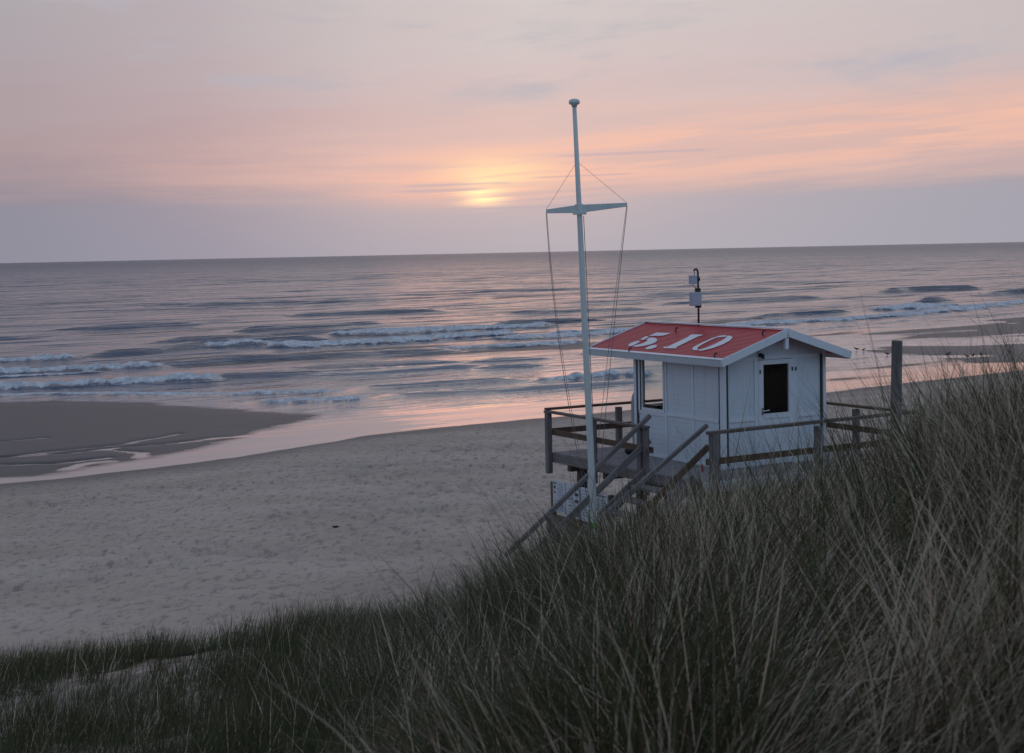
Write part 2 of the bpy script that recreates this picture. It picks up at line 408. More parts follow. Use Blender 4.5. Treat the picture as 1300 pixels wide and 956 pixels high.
# ------------------------------------------------------------------ sea
def W(pts, h, wf, wb, foam=0, fw=0, fb=.3): return dict(p=np.array(pts, float), h=h, wf=wf, wb=wb, foam=foam, fw=fw, fb=fb)
WAVES = [
    W([(-35.3, 123.5), (-31.4, 127.1), (-27.6, 134.2), (-23.0, 139.6), (-17.5, 146.0)], .46, .9, 3),
    W([(-60, 113), (-42.4, 119.4), (-38.6, 120.9), (-35.3, 123.5)], .5, .9, 3, 1, 2.6),
    W([(-27.0, 133.9), (-24.9, 135.4), (-22.6, 137.6)], .35, .8, 3, 1, 2.2),
    W([(-60, 106), (-39.4, 110.7), (-33.6, 110.6), (-30.0, 111.9), (-25.8, 113.8)], .5, .8, 3, 1, 3.4, .8),
    W([(-29.0, 112.4), (-25.8, 113.9), (-23.9, 115.7), (-21.4, 117.8), (-17, 119.5), (-12, 121.5), (-4, 124.5)], .30, .8, 2.4),
    W([(-55, 93), (-34.6, 97.1), (-29.4, 96.5), (-25.1, 97.2), (-19.0, 99.3)], .45, .8, 3, 1, 3.0, .8),
    W([(-21.5, 98.6), (-19.2, 99.3), (-17.5, 99.7), (-14.4, 99.9), (-10.5, 101.2), (-3, 104)], .30, .7, 2.2),
    W([(-36.0, 104.2), (-34.1, 105.1), (-31.6, 105.8), (-28.7, 107.1)], .28, .8, 2, .75, 1.3),
    W([(-55, 88), (-32.3, 90.7), (-24.6, 90.0), (-16.9, 88.3), (-11.4, 88.0), (-9.6, 88.6)], .13, .6, 2, .8, .9, .3),
    W([(-16.5, 88.3), (-11.4, 88.2), (-10, 88.7)], .2, .6, 2, 1, 1.0),
    W([(-10.1, 88.7), (-8.4, 89.9), (-5.2, 91.2), (-.5, 92.9), (2.2, 92.9)], .27, .8, 2),
    W([(1.2, 92.7), (3.3, 93.9), (5.3, 95.1), (9, 96)], .3, .7, 2, 1, 1.3, .4),
    W([(-14, 83.4), (-10.0, 83.5), (-7.9, 84.3)], .15, .6, 2, .95, 1.1, .3),
    W([(-8.1, 84.3), (-4.0, 85.4), (-.5, 86.2), (5.0, 88.8), (10, 91)], .2, .7, 2),
    W([(-34, 143), (-26.7, 148.6), (-22.8, 152.8), (-18.9, 155.3), (-12, 158)], .40, .9, 3),
    W([(-18.4, 151.5), (-14.9, 153.2), (-9.5, 155.6), (-4.1, 159.7), (4, 163)], .5, .9, 3, 1, 4.5, .9),
    W([(-22.1, 136.0), (-16.2, 137.2), (-12.2, 139.4), (-6.7, 143.8), (-1.0, 148.7)], .4, .9, 3, 1, 5.5, 1.2),
    W([(-10.8, 126.2), (-7.1, 125.6), (-3.3, 127.3), (.7, 129.2), (5.5, 133.3)], .22, .8, 3, .9, 2.0, .5),
    W([(-2, 140), (4, 143), (10, 147)], .25, .9, 3, .85, 4, 1),
    W([(-29.3, 158.3), (-22.9, 165.4), (-17.5, 170.1), (-13.2, 172.0)], .5, 1.4, 5),
    W([(-3.3, 166.0), (.9, 168.3), (6.1, 169.6), (11, 169.2)], .6, 1.0, 5, .35, 1.2),
    W([(3.0, 145.6), (6.1, 148.7), (9.2, 149.5), (13.3, 151.9)], .3, .9, 3, .8, 2),
    W([(-16.2, 104.5), (-12.1, 106.4), (-6.8, 109.4), (-2.9, 109.8)], .24, .9, 2.5),
    W([(-14.8, 98.9), (-9.3, 100.2), (-4.8, 103.7), (-.6, 104.6)], .24, .9, 2.5),
    W([(-3.4, 109.0), (-.6, 110.0), (2.8, 111.4)], .28, .9, 2.5),
    W([(-2.7, 102.2), (-.6, 103.2), (2.6, 104.5)], .25, .9, 2.5),
    W([(-8.3, 77.4), (-3.7, 78.8), (-.5, 79.7), (4.5, 80.9), (9, 82.5)], .06, .35, 1.2, .45, .3, .2),
    W([(-20.1, 121.6), (-15.5, 120.4), (-11.8, 121.1), (-8.2, 122.9)], .25, .9, 2.5),
    W([(4, 98), (8, 100), (13, 104), (18, 107)], .25, .8, 2.5, .3, .8),
    W([(5, 116), (11, 119), (18, 123)], .25, .8, 2.5, .3, .9),
    W([(27.0, 168.0), (31.2, 173.4), (35.3, 175.8), (40.3, 180.1)], .75, 1.1, 4, .3, .9),
    W([(8.5, 150.3), (19.0, 150.0), (25.0, 157.8), (32.3, 161.7), (40.3, 167.6), (50.7, 180.0), (67.8, 203.8), (84, 222)], .3, .9, 3, .97, 5.5, 1.2),
    W([(42.9, 184.3), (47.0, 187.2), (53.0, 195.2)], .6, 1.0, 4, 1, 5, .8),
    W([(53.6, 202.3), (56.1, 204.3), (59.5, 208.3)], .6, 1.0, 4),
    W([(60, 249), (66, 255), (72.4, 256.5), (80, 259)], .8, 1.4, 6),
    W([(68, 221), (73.0, 225.6), (81.1, 231.8), (90, 239)], .75, 1.2, 4),
    W([(13, 133), (19.8, 137.7), (25.4, 141.0), (34.9, 150.7), (46.8, 165.4), (59.8, 178.9)], .09, .5, 1.5, .5, .5, .2),
    W([(12, 127), (18.7, 129.5), (27.3, 136.1), (35.3, 145.7), (46.8, 159.4)], .07, .5, 1.5, .35, .4, .2),
    W([(-52, 172), (-44, 176), (-36, 181)], .35, 1.6, 5), W([(-2, 190), (8, 194), (18, 197)], .4, 1.6, 5),
    W([(-30, 200), (-18, 205), (-8, 208)], .4, 1.8, 6), W([(20, 214), (34, 222), (46, 230)], .4, 1.8, 6),
    W([(-70, 150), (-60, 152), (-48, 158)], .4, 1.4, 4), W([(20, 260), (40, 272), (60, 280)], .4, 2, 7),
    W([(-60, 250), (-40, 258), (-20, 262)], .4, 2, 7), W([(-10, 300), (15, 310), (40, 320)], .4, 2, 8),
]
r = [40.]
while r[-1] < 90000:
    x = r[-1]
    r.append(x + (.42 if x < 130 else x * .0033 if x < 2200 else x * .012 if x < 3000 else x * .06))
r = np.array(r)
ang = np.radians(np.concatenate([np.linspace(-80, -25, 20)[:-1], np.linspace(-25, 25, 330), np.linspace(25, 80, 20)[1:]]))
A_, R_ = np.meshgrid(ang, r)
SX, SY = R_ * np.sin(A_), R_ * np.cos(A_)
T = shore_t(SX, SY)
sea = sstep(-4, -14, T)
deep = sstep(-14, -60, T)
SZ = np.zeros_like(SX); FO = np.zeros_like(SX); WS = np.zeros_like(SX)
near = R_ < 345
xs, ys = SX[near], SY[near]
mea = (fbm(xs * .16, ys * .16, 91, 3) - .5) * 3.0
amp = .48 + .5 * fbm(xs * .10 + 5, ys * .10, 93, 3)
zz = np.zeros_like(xs); fo = np.zeros_like(xs)
for w in WAVES:
    P = w['p']; seg = np.hypot(*(P[1:] - P[:-1]).T); tot = seg.sum(); run = 0
    best = np.full(xs.shape, 1e9); sg = np.zeros_like(xs); par = np.zeros_like(xs)
    for i in range(len(P) - 1):
        a, e = P[i], P[i + 1] - P[i]
        t0 = ((xs - a[0]) * e[0] + (ys - a[1]) * e[1]) / (e @ e)
        t = np.clip(t0, 0, 1)
        d = np.hypot(xs - a[0] - t * e[0], ys - a[1] - t * e[1])
        s_ = np.sign((ys - a[1]) * e[0] - (xs - a[0]) * e[1])
        u = d < best
        best = np.where(u, d, best); sg = np.where(u, s_, sg); par = np.where(u, run + t0 * seg[i], par); run += seg[i]
    s = best * sg + mea * .35
    e_ = min(4.0, tot * .38)
    ends = sstep(-.8, e_, par) * (1 - sstep(tot - e_, tot + .8, par))
    prof = np.where(s < 0, np.exp(-(s / w['wf'])**2), np.exp(-(s / (w['wb'] * .55))**2))
    zz = np.maximum(zz, w['h'] * (1.0 if w['foam'] else 1.55) * prof * ends * amp)
    if w['foam']:
        fwv = w['fw'] * (.45 + 1.1 * fbm(par * .45, par * 0 + 3.3, int(w['fw'] * 10) + len(P), 3))
        f = sstep(-fwv - .5, -fwv * .35, s) * (1 - sstep(w['fb'] * .3, w['fb'] + .3, s)) * sstep(-.8, 1.2, par) * (1 - sstep(tot - 1.2, tot + .8, par))
        fo = np.maximum(fo, f * w['foam'])
        zz = np.maximum(zz, .16 * f * w['foam'] * (.25 + 1.5 * sstep(.3, .75, fbm(xs * 1.3, ys * .8, 97, 3)) + 1.2 * np.exp(-((s + fwv * .55) / (fwv * .35 + .2))**2)) * 1.25 * min(1, w['h'] * 2.5))
SZ[near] = zz * sea[near]
FO[near] = fo * sstep(-.5, -3, T[near])
# low rolling swell everywhere beyond the surf
al = (SX * .8 + SY * .6); cr = (SY * .8 - SX * .6)
sw = (fbm(al * .035, cr * .16, 101, 3) - .5) * .55 + (fbm(al * .14, cr * .5, 103, 2) - .5) * .16
sw2 = (fbm(al * .06 + 40, cr * .33, 107, 3) - .5) * .30 * sstep(120, 260, R_)
SZ = SZ + (sw + sw2) * (.18 * sea + .82 * deep) * (1 - sstep(math.log(350), math.log(2600), np.log(R_)))
SZ = SZ - np.where(sea < .02, 0, 0)
film = np.ones_like(SX)
nz = (R_ < 150) & (T > -75)
film[nz] = sstep(-.012, .024, SZ[nz] - ground_z(SX[nz], SY[nz])[0])
chop = .02 + .25 * sea + .38 * deep + .35 * sstep(math.log(130), math.log(3500), np.log(R_))
mt, nt, b = material('sea_water')
geo = nt.new('ShaderNodeNewGeometry').outputs['Position']
fa = nt.attr('foam').outputs['Fac']; ch = nt.attr('chop').outputs['Fac']
fn = nt.noise(nt.vmul(geo, (1.1, .42, 1.0)), 1, 6, .72, .8)
fm = nt.smooth(nt.math('ADD', fa, nt.math('MULTIPLY', nt.math('SUBTRACT', fn, .5), 1.35)), .40, .66)
b.inputs['Base Color'].default_value = (.028, .064, .120, 1)
nt.put(b.inputs['Roughness'], nt.math('ADD', .05, nt.math('MULTIPLY', nt.math('POWER', ch, 2.0), .27)))
nt.put(b.inputs['IOR'], nt.math('SUBTRACT', 2.5, nt.math('MULTIPLY', ch, 1.15)))
rip = nt.new('ShaderNodeMapping'); rip.inputs['Rotation'].default_value = (0, 0, -.62); nt.put(rip.inputs[0], geo)
r1 = nt.noise(nt.vmul(rip.outputs[0], (.35, 1.1, 1)), 1, 3, .55)
r2 = nt.noise(nt.vmul(rip.outputs[0], (1.6, 3.6, 1)), 1, 3, .55)
r3 = nt.noise(nt.vmul(rip.outputs[0], (.035, .16, 1)), 1, 4, .6)
r4 = nt.noise(nt.vmul(rip.outputs[0], (.006, .03, 1)), 1, 4, .6)
hh = nt.math('ADD', nt.math('MULTIPLY', r1, .40), nt.math('MULTIPLY', r2, .12))
hh = nt.math('ADD', hh, nt.math('ADD', nt.math('MULTIPLY', r3, 2.6), nt.math('MULTIPLY', r4, 10.0)))
nrm = nt.bump(hh, nt.math('MULTIPLY', ch, 1.0, clamp=True), 1.0)
nt.put(b.inputs['Normal'], nrm)
fo_b = nt.new('ShaderNodeBsdfPrincipled')
nt.put(fo_b.inputs['Base Color'], nt.mix(nt.smooth(nt.noise(nt.vmul(geo, (2.2, .8, 2.2)), 1, 5, .75), .35, .65), (.52, .59, .64, 1), (.93, .95, .97, 1))); fo_b.inputs['Roughness'].default_value = .9
nt.put(fo_b.inputs['Normal'], nt.bump(nt.noise(nt.vmul(geo, (2.0, .9, 2.0)), 1, 5, .75), 1.0, .5))
ms = nt.new('ShaderNodeMixShader'); nt.put(ms.inputs[0], fm); nt.put(ms.inputs[1], b.outputs[0]); nt.put(ms.inputs[2], fo_b.outputs[0])
tp = nt.new('ShaderNodeBsdfTransparent'); mf = nt.new('ShaderNodeMixShader')
nt.put(mf.inputs[0], nt.math("ADD", .18, nt.math("MULTIPLY", nt.attr("film").outputs["Fac"], .82))); nt.put(mf.inputs[1], tp.outputs[0]); nt.put(mf.inputs[2], ms.outputs[0])
nt.put(nt.n['Material Output'].inputs[0], mf.outputs[0])
tag(grid_mesh('sea', SX, SY, SZ, mt, {'foam': FO, 'chop': chop, 'film': film}), kind='structure')

# ------------------------------------------------------------------ hut (local x = along gable, y = towards the sea, z = up from deck)
YAW = .5028
O = Vector((3.7627, 27.4042, 3.8228))
uX = Vector((math.cos(YAW), math.sin(YAW), 0)); uY = Vector((-math.sin(YAW), math.cos(YAW), 0))
def world(x, y, z): return O + uX * x + uY * y + Vector((0, 0, z))
HW, HL, HE, HR = 2.326, 2.824, 2.10, 2.478          # width, length, eave height, ridge height
OG, OV, RL = .414, .296, 4.164
SL = (HR - HE) / (HW / 2)
hut = empty('lifeguard_hut', O, YAW, 'small white wooden lifeguard hut with a red 5.10 roof on the timber deck', 'hut')
hut['label'] = 'small white wooden lifeguard hut with red gabled roof on the timber deck'
WT = .05
def shiplap(mb, axis_, plane_, out, lo, hi, z0, z1, pitch=.092):
    """stack of slightly tilted boards filling lo..hi by z0..z1 on a wall plane; out = outward sign"""
    n = max(1, round((z1 - z0) / pitch)); p = (z1 - z0) / n
    for i in range(n):
        a, t = z0 + i * p, z0 + (i + 1) * p
        prof = [(0, a + .001), (.0075, a + .001), (.0045, t - .003), (0, t - .003)]
        k = len(mb.v)
        for e in (lo, hi):
            for (d, z) in prof:
                v = (plane_ + out * d, e, z) if axis_ == 'x' else (e, plane_ + out * d, z)
                mb.v.append(Vector(v)); mb.g.append((e, d, z))
        for j in range(4):
            jj = (j + 1) % 4; mb.f.append([k + j, k + jj, k + 4 + jj, k + 4 + j])
        mb.f.append([k, k + 1, k + 2, k + 3]); mb.f.append([k + 7, k + 6, k + 5, k + 4])
# side wall towards the stairs (x = 0) with a window at its seaward end
WIN = (1.865, 2.60, .925, 1.90)
w = MB()
w.span((0, 0, 0), (WT, WIN[0], HE)); w.span((0, WIN[0], 0), (WT, HL, WIN[2])); w.span((0, WIN[1], WIN[2]), (WT, HL, HE))
w.span((0, WIN[0], WIN[3]), (WT, WIN[1], HE))
for (a, b_) in ((.12, .88), (.92, 1.74), ):
    shiplap(w, 'x', 0, -1, a, b_, .06, .83); shiplap(w, 'x', 0, -1, a, b_, .89, HE - .02)
shiplap(w, 'x', 0, -1, 1.80, 2.72, .06, .83)
w.build('wall', 'white', hut)
# gable wall with the door opening
DX = (.775, 1.585); DH = 1.93
g = MB()
Yv, Zv = Vector((0, 1, 0)), Vector((0, 0, 1)); Xv = Vector((1, 0, 0))
g.prism([(WT, 0), (DX[0], 0), (DX[0], DH), (DX[1], DH), (DX[1], 0), (HW - WT, 0), (HW - WT, HE + SL * WT - .01), (HW / 2, HR - .02), (WT, HE + SL * WT - .01)],
        (Xv, Zv, Yv), (0, 0, 0), WT)
for (a, b_) in ((.12, .70), (1.66, 2.20)):
    shiplap(g, 'y', 0, -1, a, b_, .06, .83); shiplap(g, 'y', 0, -1, a, b_, .89, 1.93)
g.build('wall', 'white', hut)
# far side wall and seaward wall
f_ = MB(); f_.span((HW - WT, 0, 0), (HW, HL, HE)); shiplap(f_, 'x', HW, 1, .1, HL - .1, .06, HE - .02); f_.build('wall', 'white', hut)
s_ = MB()
s_.span((WT, HL - WT, 0), (HW - WT, HL, .90)); s_.span((WT, HL - WT, .90), (.13, HL, 1.93)); s_.span((HW - .13, HL - WT, .90), (HW - WT, HL, 1.93))
s_.prism([(WT, 1.93), (HW - WT, 1.93), (HW - WT, HE + SL * WT - .01), (HW / 2, HR - .02), (WT, HE + SL * WT - .01)], (Xv, Zv, Yv), (0, HL - WT, 0), WT)
s_.build('wall', 'white', hut)
# lining inside, the gloom of an unlit room put into its colour
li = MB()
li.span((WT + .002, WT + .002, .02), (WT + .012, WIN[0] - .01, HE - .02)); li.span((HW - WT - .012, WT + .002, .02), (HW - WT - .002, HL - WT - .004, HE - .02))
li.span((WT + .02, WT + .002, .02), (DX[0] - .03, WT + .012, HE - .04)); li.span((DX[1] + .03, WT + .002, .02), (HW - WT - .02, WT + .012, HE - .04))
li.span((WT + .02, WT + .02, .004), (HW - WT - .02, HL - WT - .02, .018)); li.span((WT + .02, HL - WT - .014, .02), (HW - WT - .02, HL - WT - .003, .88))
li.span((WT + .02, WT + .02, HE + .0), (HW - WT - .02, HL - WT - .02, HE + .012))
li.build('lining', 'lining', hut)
# battens, rails and corner boards
t = MB()
PZ = HE - .02
for y in (.90, 1.77): t.span((-.026, y - .028, .0), (-.001, y + .028, PZ))
t.span((-.022, .12, .83), (-.001, .872, .89)); t.span((-.022, .928, .83), (-.001, 1.742, .89)); t.span((-.022, 1.798, .80), (-.001, 2.70, .86))
t.span((-.022, .12, 0), (-.001, .872, .06)); t.span((-.022, .928, 0), (-.001, 1.742, .06)); t.span((-.022, 1.798, 0), (-.001, 2.70, .06))
for x in (.735, 1.625): t.span((x - .04, -.026, 0), (x + .04, -.001, 2.0))
t.span((.12, -.022, .83), (.695, -.001, .89)); t.span((1.665, -.022, .83), (2.20, -.001, .89))
t.span((.12, -.022, 0), (.695, -.001, .06)); t.span((1.665, -.022, 0), (2.20, -.001, .06))
t.span((.12, -.024, 1.93), (.695, -.001, 2.0)); t.span((1.665, -.024, 1.93), (2.20, -.001, 2.0)); t.span((.775, -.024, 1.94), (1.585, -.001, 2.0))
t.build('batten', 'trim', hut, bevel=.004)
for (lo, hi) in (((-.032, -.032, -.02), (.055, -.002, HE - .05)), ((-.032, 0, -.02), (-.002, .055, HE - .05)),
                 ((2.29, -.032, -.02), (HW + .03, -.002, HE - .05)), ((-.032, 2.77, -.02), (-.002, HL + .03, HE - .03)), ((-.030, 2.645, .86), (-.002, 2.70, HE - .03))):
    MB().span(lo, hi).build('corner_board', 'trim', hut, bevel=.004)
for (lo, hi) in (((.060, -.022, .05), (.098, -.004, HE - .03)), ((-.022, .060, .05), (-.004, .098, HE - .03)), ((2.235, -.022, .25), (2.275, -.004, 1.98)),
                 ((-.024, 2.708, .35), (-.004, 2.755, HE - .03)), ((-.024, 2.603, .87), (-.004, 2.642, HE - .06))):
    MB().span(lo, hi).build('edge_strip', 'strip', hut)
# window on the stair side
wf = MB(); y0, y1, z0, z1 = WIN; e = .045
wf.span((-.03, y0 - e, z0 - .07), (.03, y1 - .002, z0)); wf.span((-.03, y0 - e, z1), (.03, y1 - .002, z1 + .05))
wf.span((-.03, y0 - e, z0 + .001), (.03, y0, z1 - .001)); wf.span((-.024, y1 - .03, z0 + .001), (.03, y1 - .002, z1 - .001))
wf = wf.build('window', 'trim', hut, bevel=.004)
MB().span((.005, y0, z0), (.011, y1 - .03, z1)).build('pane', 'glass', wf)
# wide window towards the sea
wf = MB()
wf.span((.13, HL - .07, .90), (HW - .13, HL + .03, .95)); wf.span((.13, HL - .07, 1.88), (HW - .13, HL + .03, 1.93))
for x in (.13, HW - .17): wf.span((x, HL - .07, .951), (x + .04, HL + .03, 1.879))
wf = wf.build('window', 'trim', hut, bevel=.004); wf['label'] = 'wide seaward window'
MB().span((.17, HL - .03, .95), (HW - .17, HL - .024, 1.88)).build('pane', 'glass', wf)
# door
d = MB()
d.span((DX[0] + .004, -.03, .01), (.895, .02, DH - .004)); d.span((1.478, -.03, .01), (DX[1] - .004, .02, DH - .004))
d.span((.8955, -.03, 1.842), (1.4775, .02, DH - .004)); d.span((.8955, -.03, .85), (1.4775, .02, .945)); d.span((.8955, -.03, .01), (1.4775, .02, .10))
d.span((.8955, -.012, .101), (1.4775, .015, .849))
shiplap(d, 'y', -.012, -1, .90, 1.473, .105, .845)
d = d.build('door', 'trim', hut, bevel=.004)
MB().span((.8955, -.004, .9455), (1.4775, .002, 1.8415)).build('pane', 'glass', d)
hd = MB(); hd.tube([(.865, -.03, 1.0), (.865, -.075, 1.0)], .011); hd.tube([(.858, -.078, 1.0), (.99, -.078, 1.012)], .011); hd.span((.845, -.036, .93), (.885, -.0305, 1.06))
hd.build('handle', 'chrome', d, smooth=False)
for x, z in ((.815, 1.72), (1.555, 1.74), (1.64, 1.735)):
    MB().span((x - .011, -.05, z - .035), (x + .011, -.031, z + .035)).build('hinge', 'steel', d, bevel=.004)
# vent panel, lamp and king post in the gable
v = MB(); v.prism([(.80, 2.045), (1.10, 2.045), (1.10, 2.36), (1.05, 2.36), (.80, 2.27)], (Xv, Zv, -Yv), (0, 0, 0), .03); v.span((.82, -.045, 2.07), (1.05, -.0305, 2.085))
v.build('vent_panel', 'white', hut, bevel=.003)
lp = MB(); lp.span((.80, -.035, 1.985), (.86, -.0245, 2.06)); lp.tube([(.83, -.03, 2.03), (.83, -.10, 2.02)], .015); lp.tube([(.83, -.10, 2.05), (.83, -.10, 1.96)], [.025, .034], 10)
lp.build('wall_lamp', 'black', hut)
MB().span((HW / 2 - .04, -OG + .03, 2.13), (HW / 2 + .04, -OG + .11, HR - .03)).build('king_post', 'trim', hut, bevel=.005)
# roof: boards running along the eave
TH = .045
def slope_pt(side, s, y, h=0):
    """side -1/+1; s metres down the slope from the ridge; h above the roof skin"""
    ca, sa = 1 / math.hypot(1, SL), SL / math.hypot(1, SL)
    return Vector((HW / 2 + side * (s * ca + h * sa), y, HR - s * sa + h * ca))
SLEN = (HW / 2 + OV) * math.hypot(1, SL)
roof_parts = []
for side in (-1, 1):
    rb = MB(); n = 25; p = SLEN / n
    for i in range(n):
        a, c_ = i * p, (i + 1) * p
        k = len(rb.v)
        for y in (-OG + .03, RL - .03):
            for (s, h_) in ((a, .0), (c_ - .006, .007), (c_ - .003, .002), (c_, -.002)):
                rb.v.append(slope_pt(side, s, y, h_)); rb.g.append((y, s, h_))
        for j in range(3): rb.f.append([k + j, k + j + 1, k + 5 + j, k + 4 + j])
    k = len(rb.v)                                  # deck board under the skin
    for y in (-OG + .03, RL - .03):
        for (s, h_) in ((0, -.004), (SLEN, -.004), (SLEN, -TH), (0, -TH)): rb.v.append(slope_pt(side, s, y, h_)); rb.g.append((y, s, h_))
    for q in ((0, 1, 5, 4), (1, 2, 6, 5), (2, 3, 7, 6), (3, 0, 4, 7), (0, 3, 2, 1), (4, 5, 6, 7)): rb.f.append([k + i for i in q])
    roof = rb.build('roof', 'red', hut)
    roof_parts.append(roof)
    # bargeboards at both gables, fascia along the eave, pale cap strips
    for y in (-OG, RL):
        bb = MB(); o0, o1 = (y - .0, y + .028) if y < 0 else (y - .028, y)
        k = len(bb.v)
        for yy in (o0, o1):
            for (s, h_) in ((-.001, .028), (SLEN + .035, .028), (SLEN + .035, -.115), (.0, -.115)): bb.v.append(slope_pt(side, s, yy, h_)); bb.g.append((s, h_, yy))
        for q in ((0, 1, 5, 4), (1, 2, 6, 5), (2, 3, 7, 6), (3, 0, 4, 7), (0, 3, 2, 1), (4, 5, 6, 7)): bb.f.append([k + i for i in q])
        bb.build('bargeboard', 'trim', roof, bevel=.004)
    fb = MB(); k = 0
    for yy in (-OG + .03, RL - .03):
        for (s, h_) in ((SLEN + .004, .018), (SLEN + .033, .018), (SLEN + .033, -.12), (SLEN + .004, -.12)): fb.v.append(slope_pt(side, s, yy, h_)); fb.g.append((yy, s, h_))
    for q in ((0, 1, 5, 4), (1, 2, 6, 5), (2, 3, 7, 6), (3, 0, 4, 7), (0, 3, 2, 1), (4, 5, 6, 7)): fb.f.append([k + i for i in q])
    fb.build('fascia', 'white', roof, bevel=.004)
    cp = MB()
    for yy in (-OG + .03, RL - .03):
        for (s, h_) in ((SLEN - .035, .014), (SLEN + .045, .021), (SLEN + .045, .030), (SLEN - .035, .024)): cp.v.append(slope_pt(side, s, yy, h_)); cp.g.append((yy, s, h_))
    for q in ((0, 1, 5, 4), (1, 2, 6, 5), (2, 3, 7, 6), (3, 0, 4, 7), (0, 3, 2, 1), (4, 5, 6, 7)): cp.f.append(list(q))
    cp.build('eave_cap', 'trim', roof)
rc = MB(); rc.beam((HW / 2, -OG + .005, HR + .024), (HW / 2, RL - .005, HR + .024), .10, .022)
rc.build('ridge_cap', 'trim', hut, bevel=.006)
roof = roof_parts[0]
# painted number on the stair-side slope; outlines in (metres along the roof from the gable end, metres down the slope)
LETTERS = [[(2.673, 0.659), (2.62, 0.604), (2.573, 0.505), (3.054, 0.521), (3.063, 0.706)], [(3.039, 0.929), (2.978, 0.927), (2.954, 0.905), (2.966, 0.862), (2.981, 0.817), (2.999, 0.769), (3.038, 0.741), (3.098, 0.734), (3.125, 0.751), (3.119, 0.792), (3.105, 0.842), (3.082, 0.9)], [(2.891, 0.887), (2.824, 0.913), (2.779, 0.945), (2.755, 0.983), (2.742, 1.03), (2.738, 1.084), (2.758, 1.134), (2.801, 1.18), (2.821, 1.226), (2.817, 1.272), (2.779, 1.289), (2.708, 1.278), (2.638, 1.254), (2.568, 1.218), (2.51, 1.175), (2.463, 1.123), (2.437, 1.07), (2.432, 1.015), (2.453, 0.96), (2.5, 0.906), (2.568, 0.856), (2.659, 0.812), (2.751, 0.786), (2.842, 0.78), (2.897, 0.801), (2.915, 0.85)], [(2.994, 0.989), (3.058, 0.999), (3.1, 1.028), (3.117, 1.078), (3.115, 1.131), (3.092, 1.189), (3.049, 1.233), (2.987, 1.264), (2.936, 1.27), (2.898, 1.252), (2.885, 1.208), (2.899, 1.139), (2.92, 1.074), (2.948, 1.014)], [(2.291, 1.336), (2.24, 1.348), (2.192, 1.343), (2.147, 1.322), (2.117, 1.289), (2.104, 1.244), (2.112, 1.203), (2.143, 1.164), (2.185, 1.137), (2.238, 1.121), (2.287, 1.125), (2.333, 1.146), (2.357, 1.182), (2.36, 1.231), (2.35, 1.274), (2.328, 1.311)], [(1.801, 1.241), (1.444, 1.201), (1.524, 1.148), (1.577, 0.581), (1.525, 0.52), (1.555, 0.486), (1.857, 0.504), (1.894, 0.564), (1.834, 0.595), (1.796, 1.159), (1.901, 1.176), (1.868, 1.209)], [(0.869, 0.441), (1.01, 0.479), (1.09, 0.623), (1.092, 0.848), (1.072, 1.047), (1.018, 1.147), (0.897, 1.22), (0.774, 1.213), (0.836, 1.142), (0.918, 1.103), (0.966, 0.985), (1.011, 0.767), (0.997, 0.572), (0.789, 0.505)], [(0.729, 0.556), (0.679, 0.698), (0.661, 0.895), (0.689, 1.097), (0.759, 1.198), (0.699, 1.234), (0.602, 1.204), (0.479, 1.057), (0.429, 0.854), (0.469, 0.656), (0.564, 0.529), (0.696, 0.459), (0.807, 0.457)]]
ca, sa = 1 / math.hypot(1, SL), SL / math.hypot(1, SL)
n_ax = Vector((-sa, 0, ca)); d_ax = Vector((-ca, 0, -sa)); y_ax = Vector((0, 1, 0))
for poly in LETTERS:
    mb = MB(); mb.prism(poly, (y_ax, d_ax, n_ax), Vector((HW / 2, 0, HR)) + n_ax * .0125, .003)
    ob = mb.build('painted_numeral', 'letter', roof)
for (y, s) in [(2.533, 0.414), (-0.072, 0.316), (2.557, 1.546), (-0.1, 1.472)]:
    hk = MB(); hk.tube([slope_pt(-1, s, y, .0), slope_pt(-1, s, y, .05), slope_pt(-1, s - .04, y, .085), slope_pt(-1, s - .07, y, .06)], .014, 6)
    hk.build('roof_hook', 'black', roof)
hk = MB(); hk.tube([(-.05, .16, HE - .06), (-.09, .17, HE - .10), (-.06, .18, HE - .20)], .014, 6); hk.build('eave_hook', 'black', hut)

# ------------------------------------------------------------------ deck
DX0, DX1, DY0, DY1 = -1.2, 3.62, -1.0, 3.98
deck = empty('timber_deck', O, YAW, 'weathered timber deck on piles with post and rail fence around the white hut', 'deck')
fl = MB(); n = 34; p = (DY1 - DY0) / n
for i in range(n): fl.span((DX0, DY0 + i * p + .004, -.04 - random.uniform(0, .003)), (DX1, DY0 + (i + 1) * p - .004, -.002))
fl.build('floor', 'deckwood', deck, bevel=.003)
for (lo, hi, mname) in (((DX0 - .045, DY0, -.20), (DX0 - .002, DY1, -.006), 'wood'), ((DX1 + .002, DY0, -.20), (DX1 + .045, DY1, -.006), 'wood'),
                        ((DX0, DY1 + .002, -.20), (DX1, DY1 + .045, -.006), 'wood')):
    MB().span(lo, hi).build('fascia_beam', mname, deck, bevel=.006)
fb = MB().span((DX0, DY0 - .045, -.20), (DX1, DY0 - .002, -.006)).build('fascia_beam', 'white', deck, bevel=.006); fb['label'] = 'white painted edge board under the door side'
for y in (-.6, .8, 2.2, 3.5): MB().span((DX0 + .05, y - .06, -.34), (DX1 - .05, y + .06, -.202)).build('joist', 'pile', deck)
for x in (-.85, 1.2, 3.2):
    for y in (-.6, 2.2 if x > 0 else 1.4, 3.5):
        P = world(x, y, 0); zb = ground_at(P.x, P.y) - O.z - .3
        if zb < -.5:
            MB().tube([(x, y, zb), (x, y, -.345)], .105, 12).build('pile', 'pile', deck)
RZ = .83
def post(x, y, top=RZ - .045, w=.11, bot=-.42):
    MB().span((x - w / 2, y - w / 2, bot), (x + w / 2, y + w / 2, top)).build('railing_post', 'wood', deck, bevel=.008)
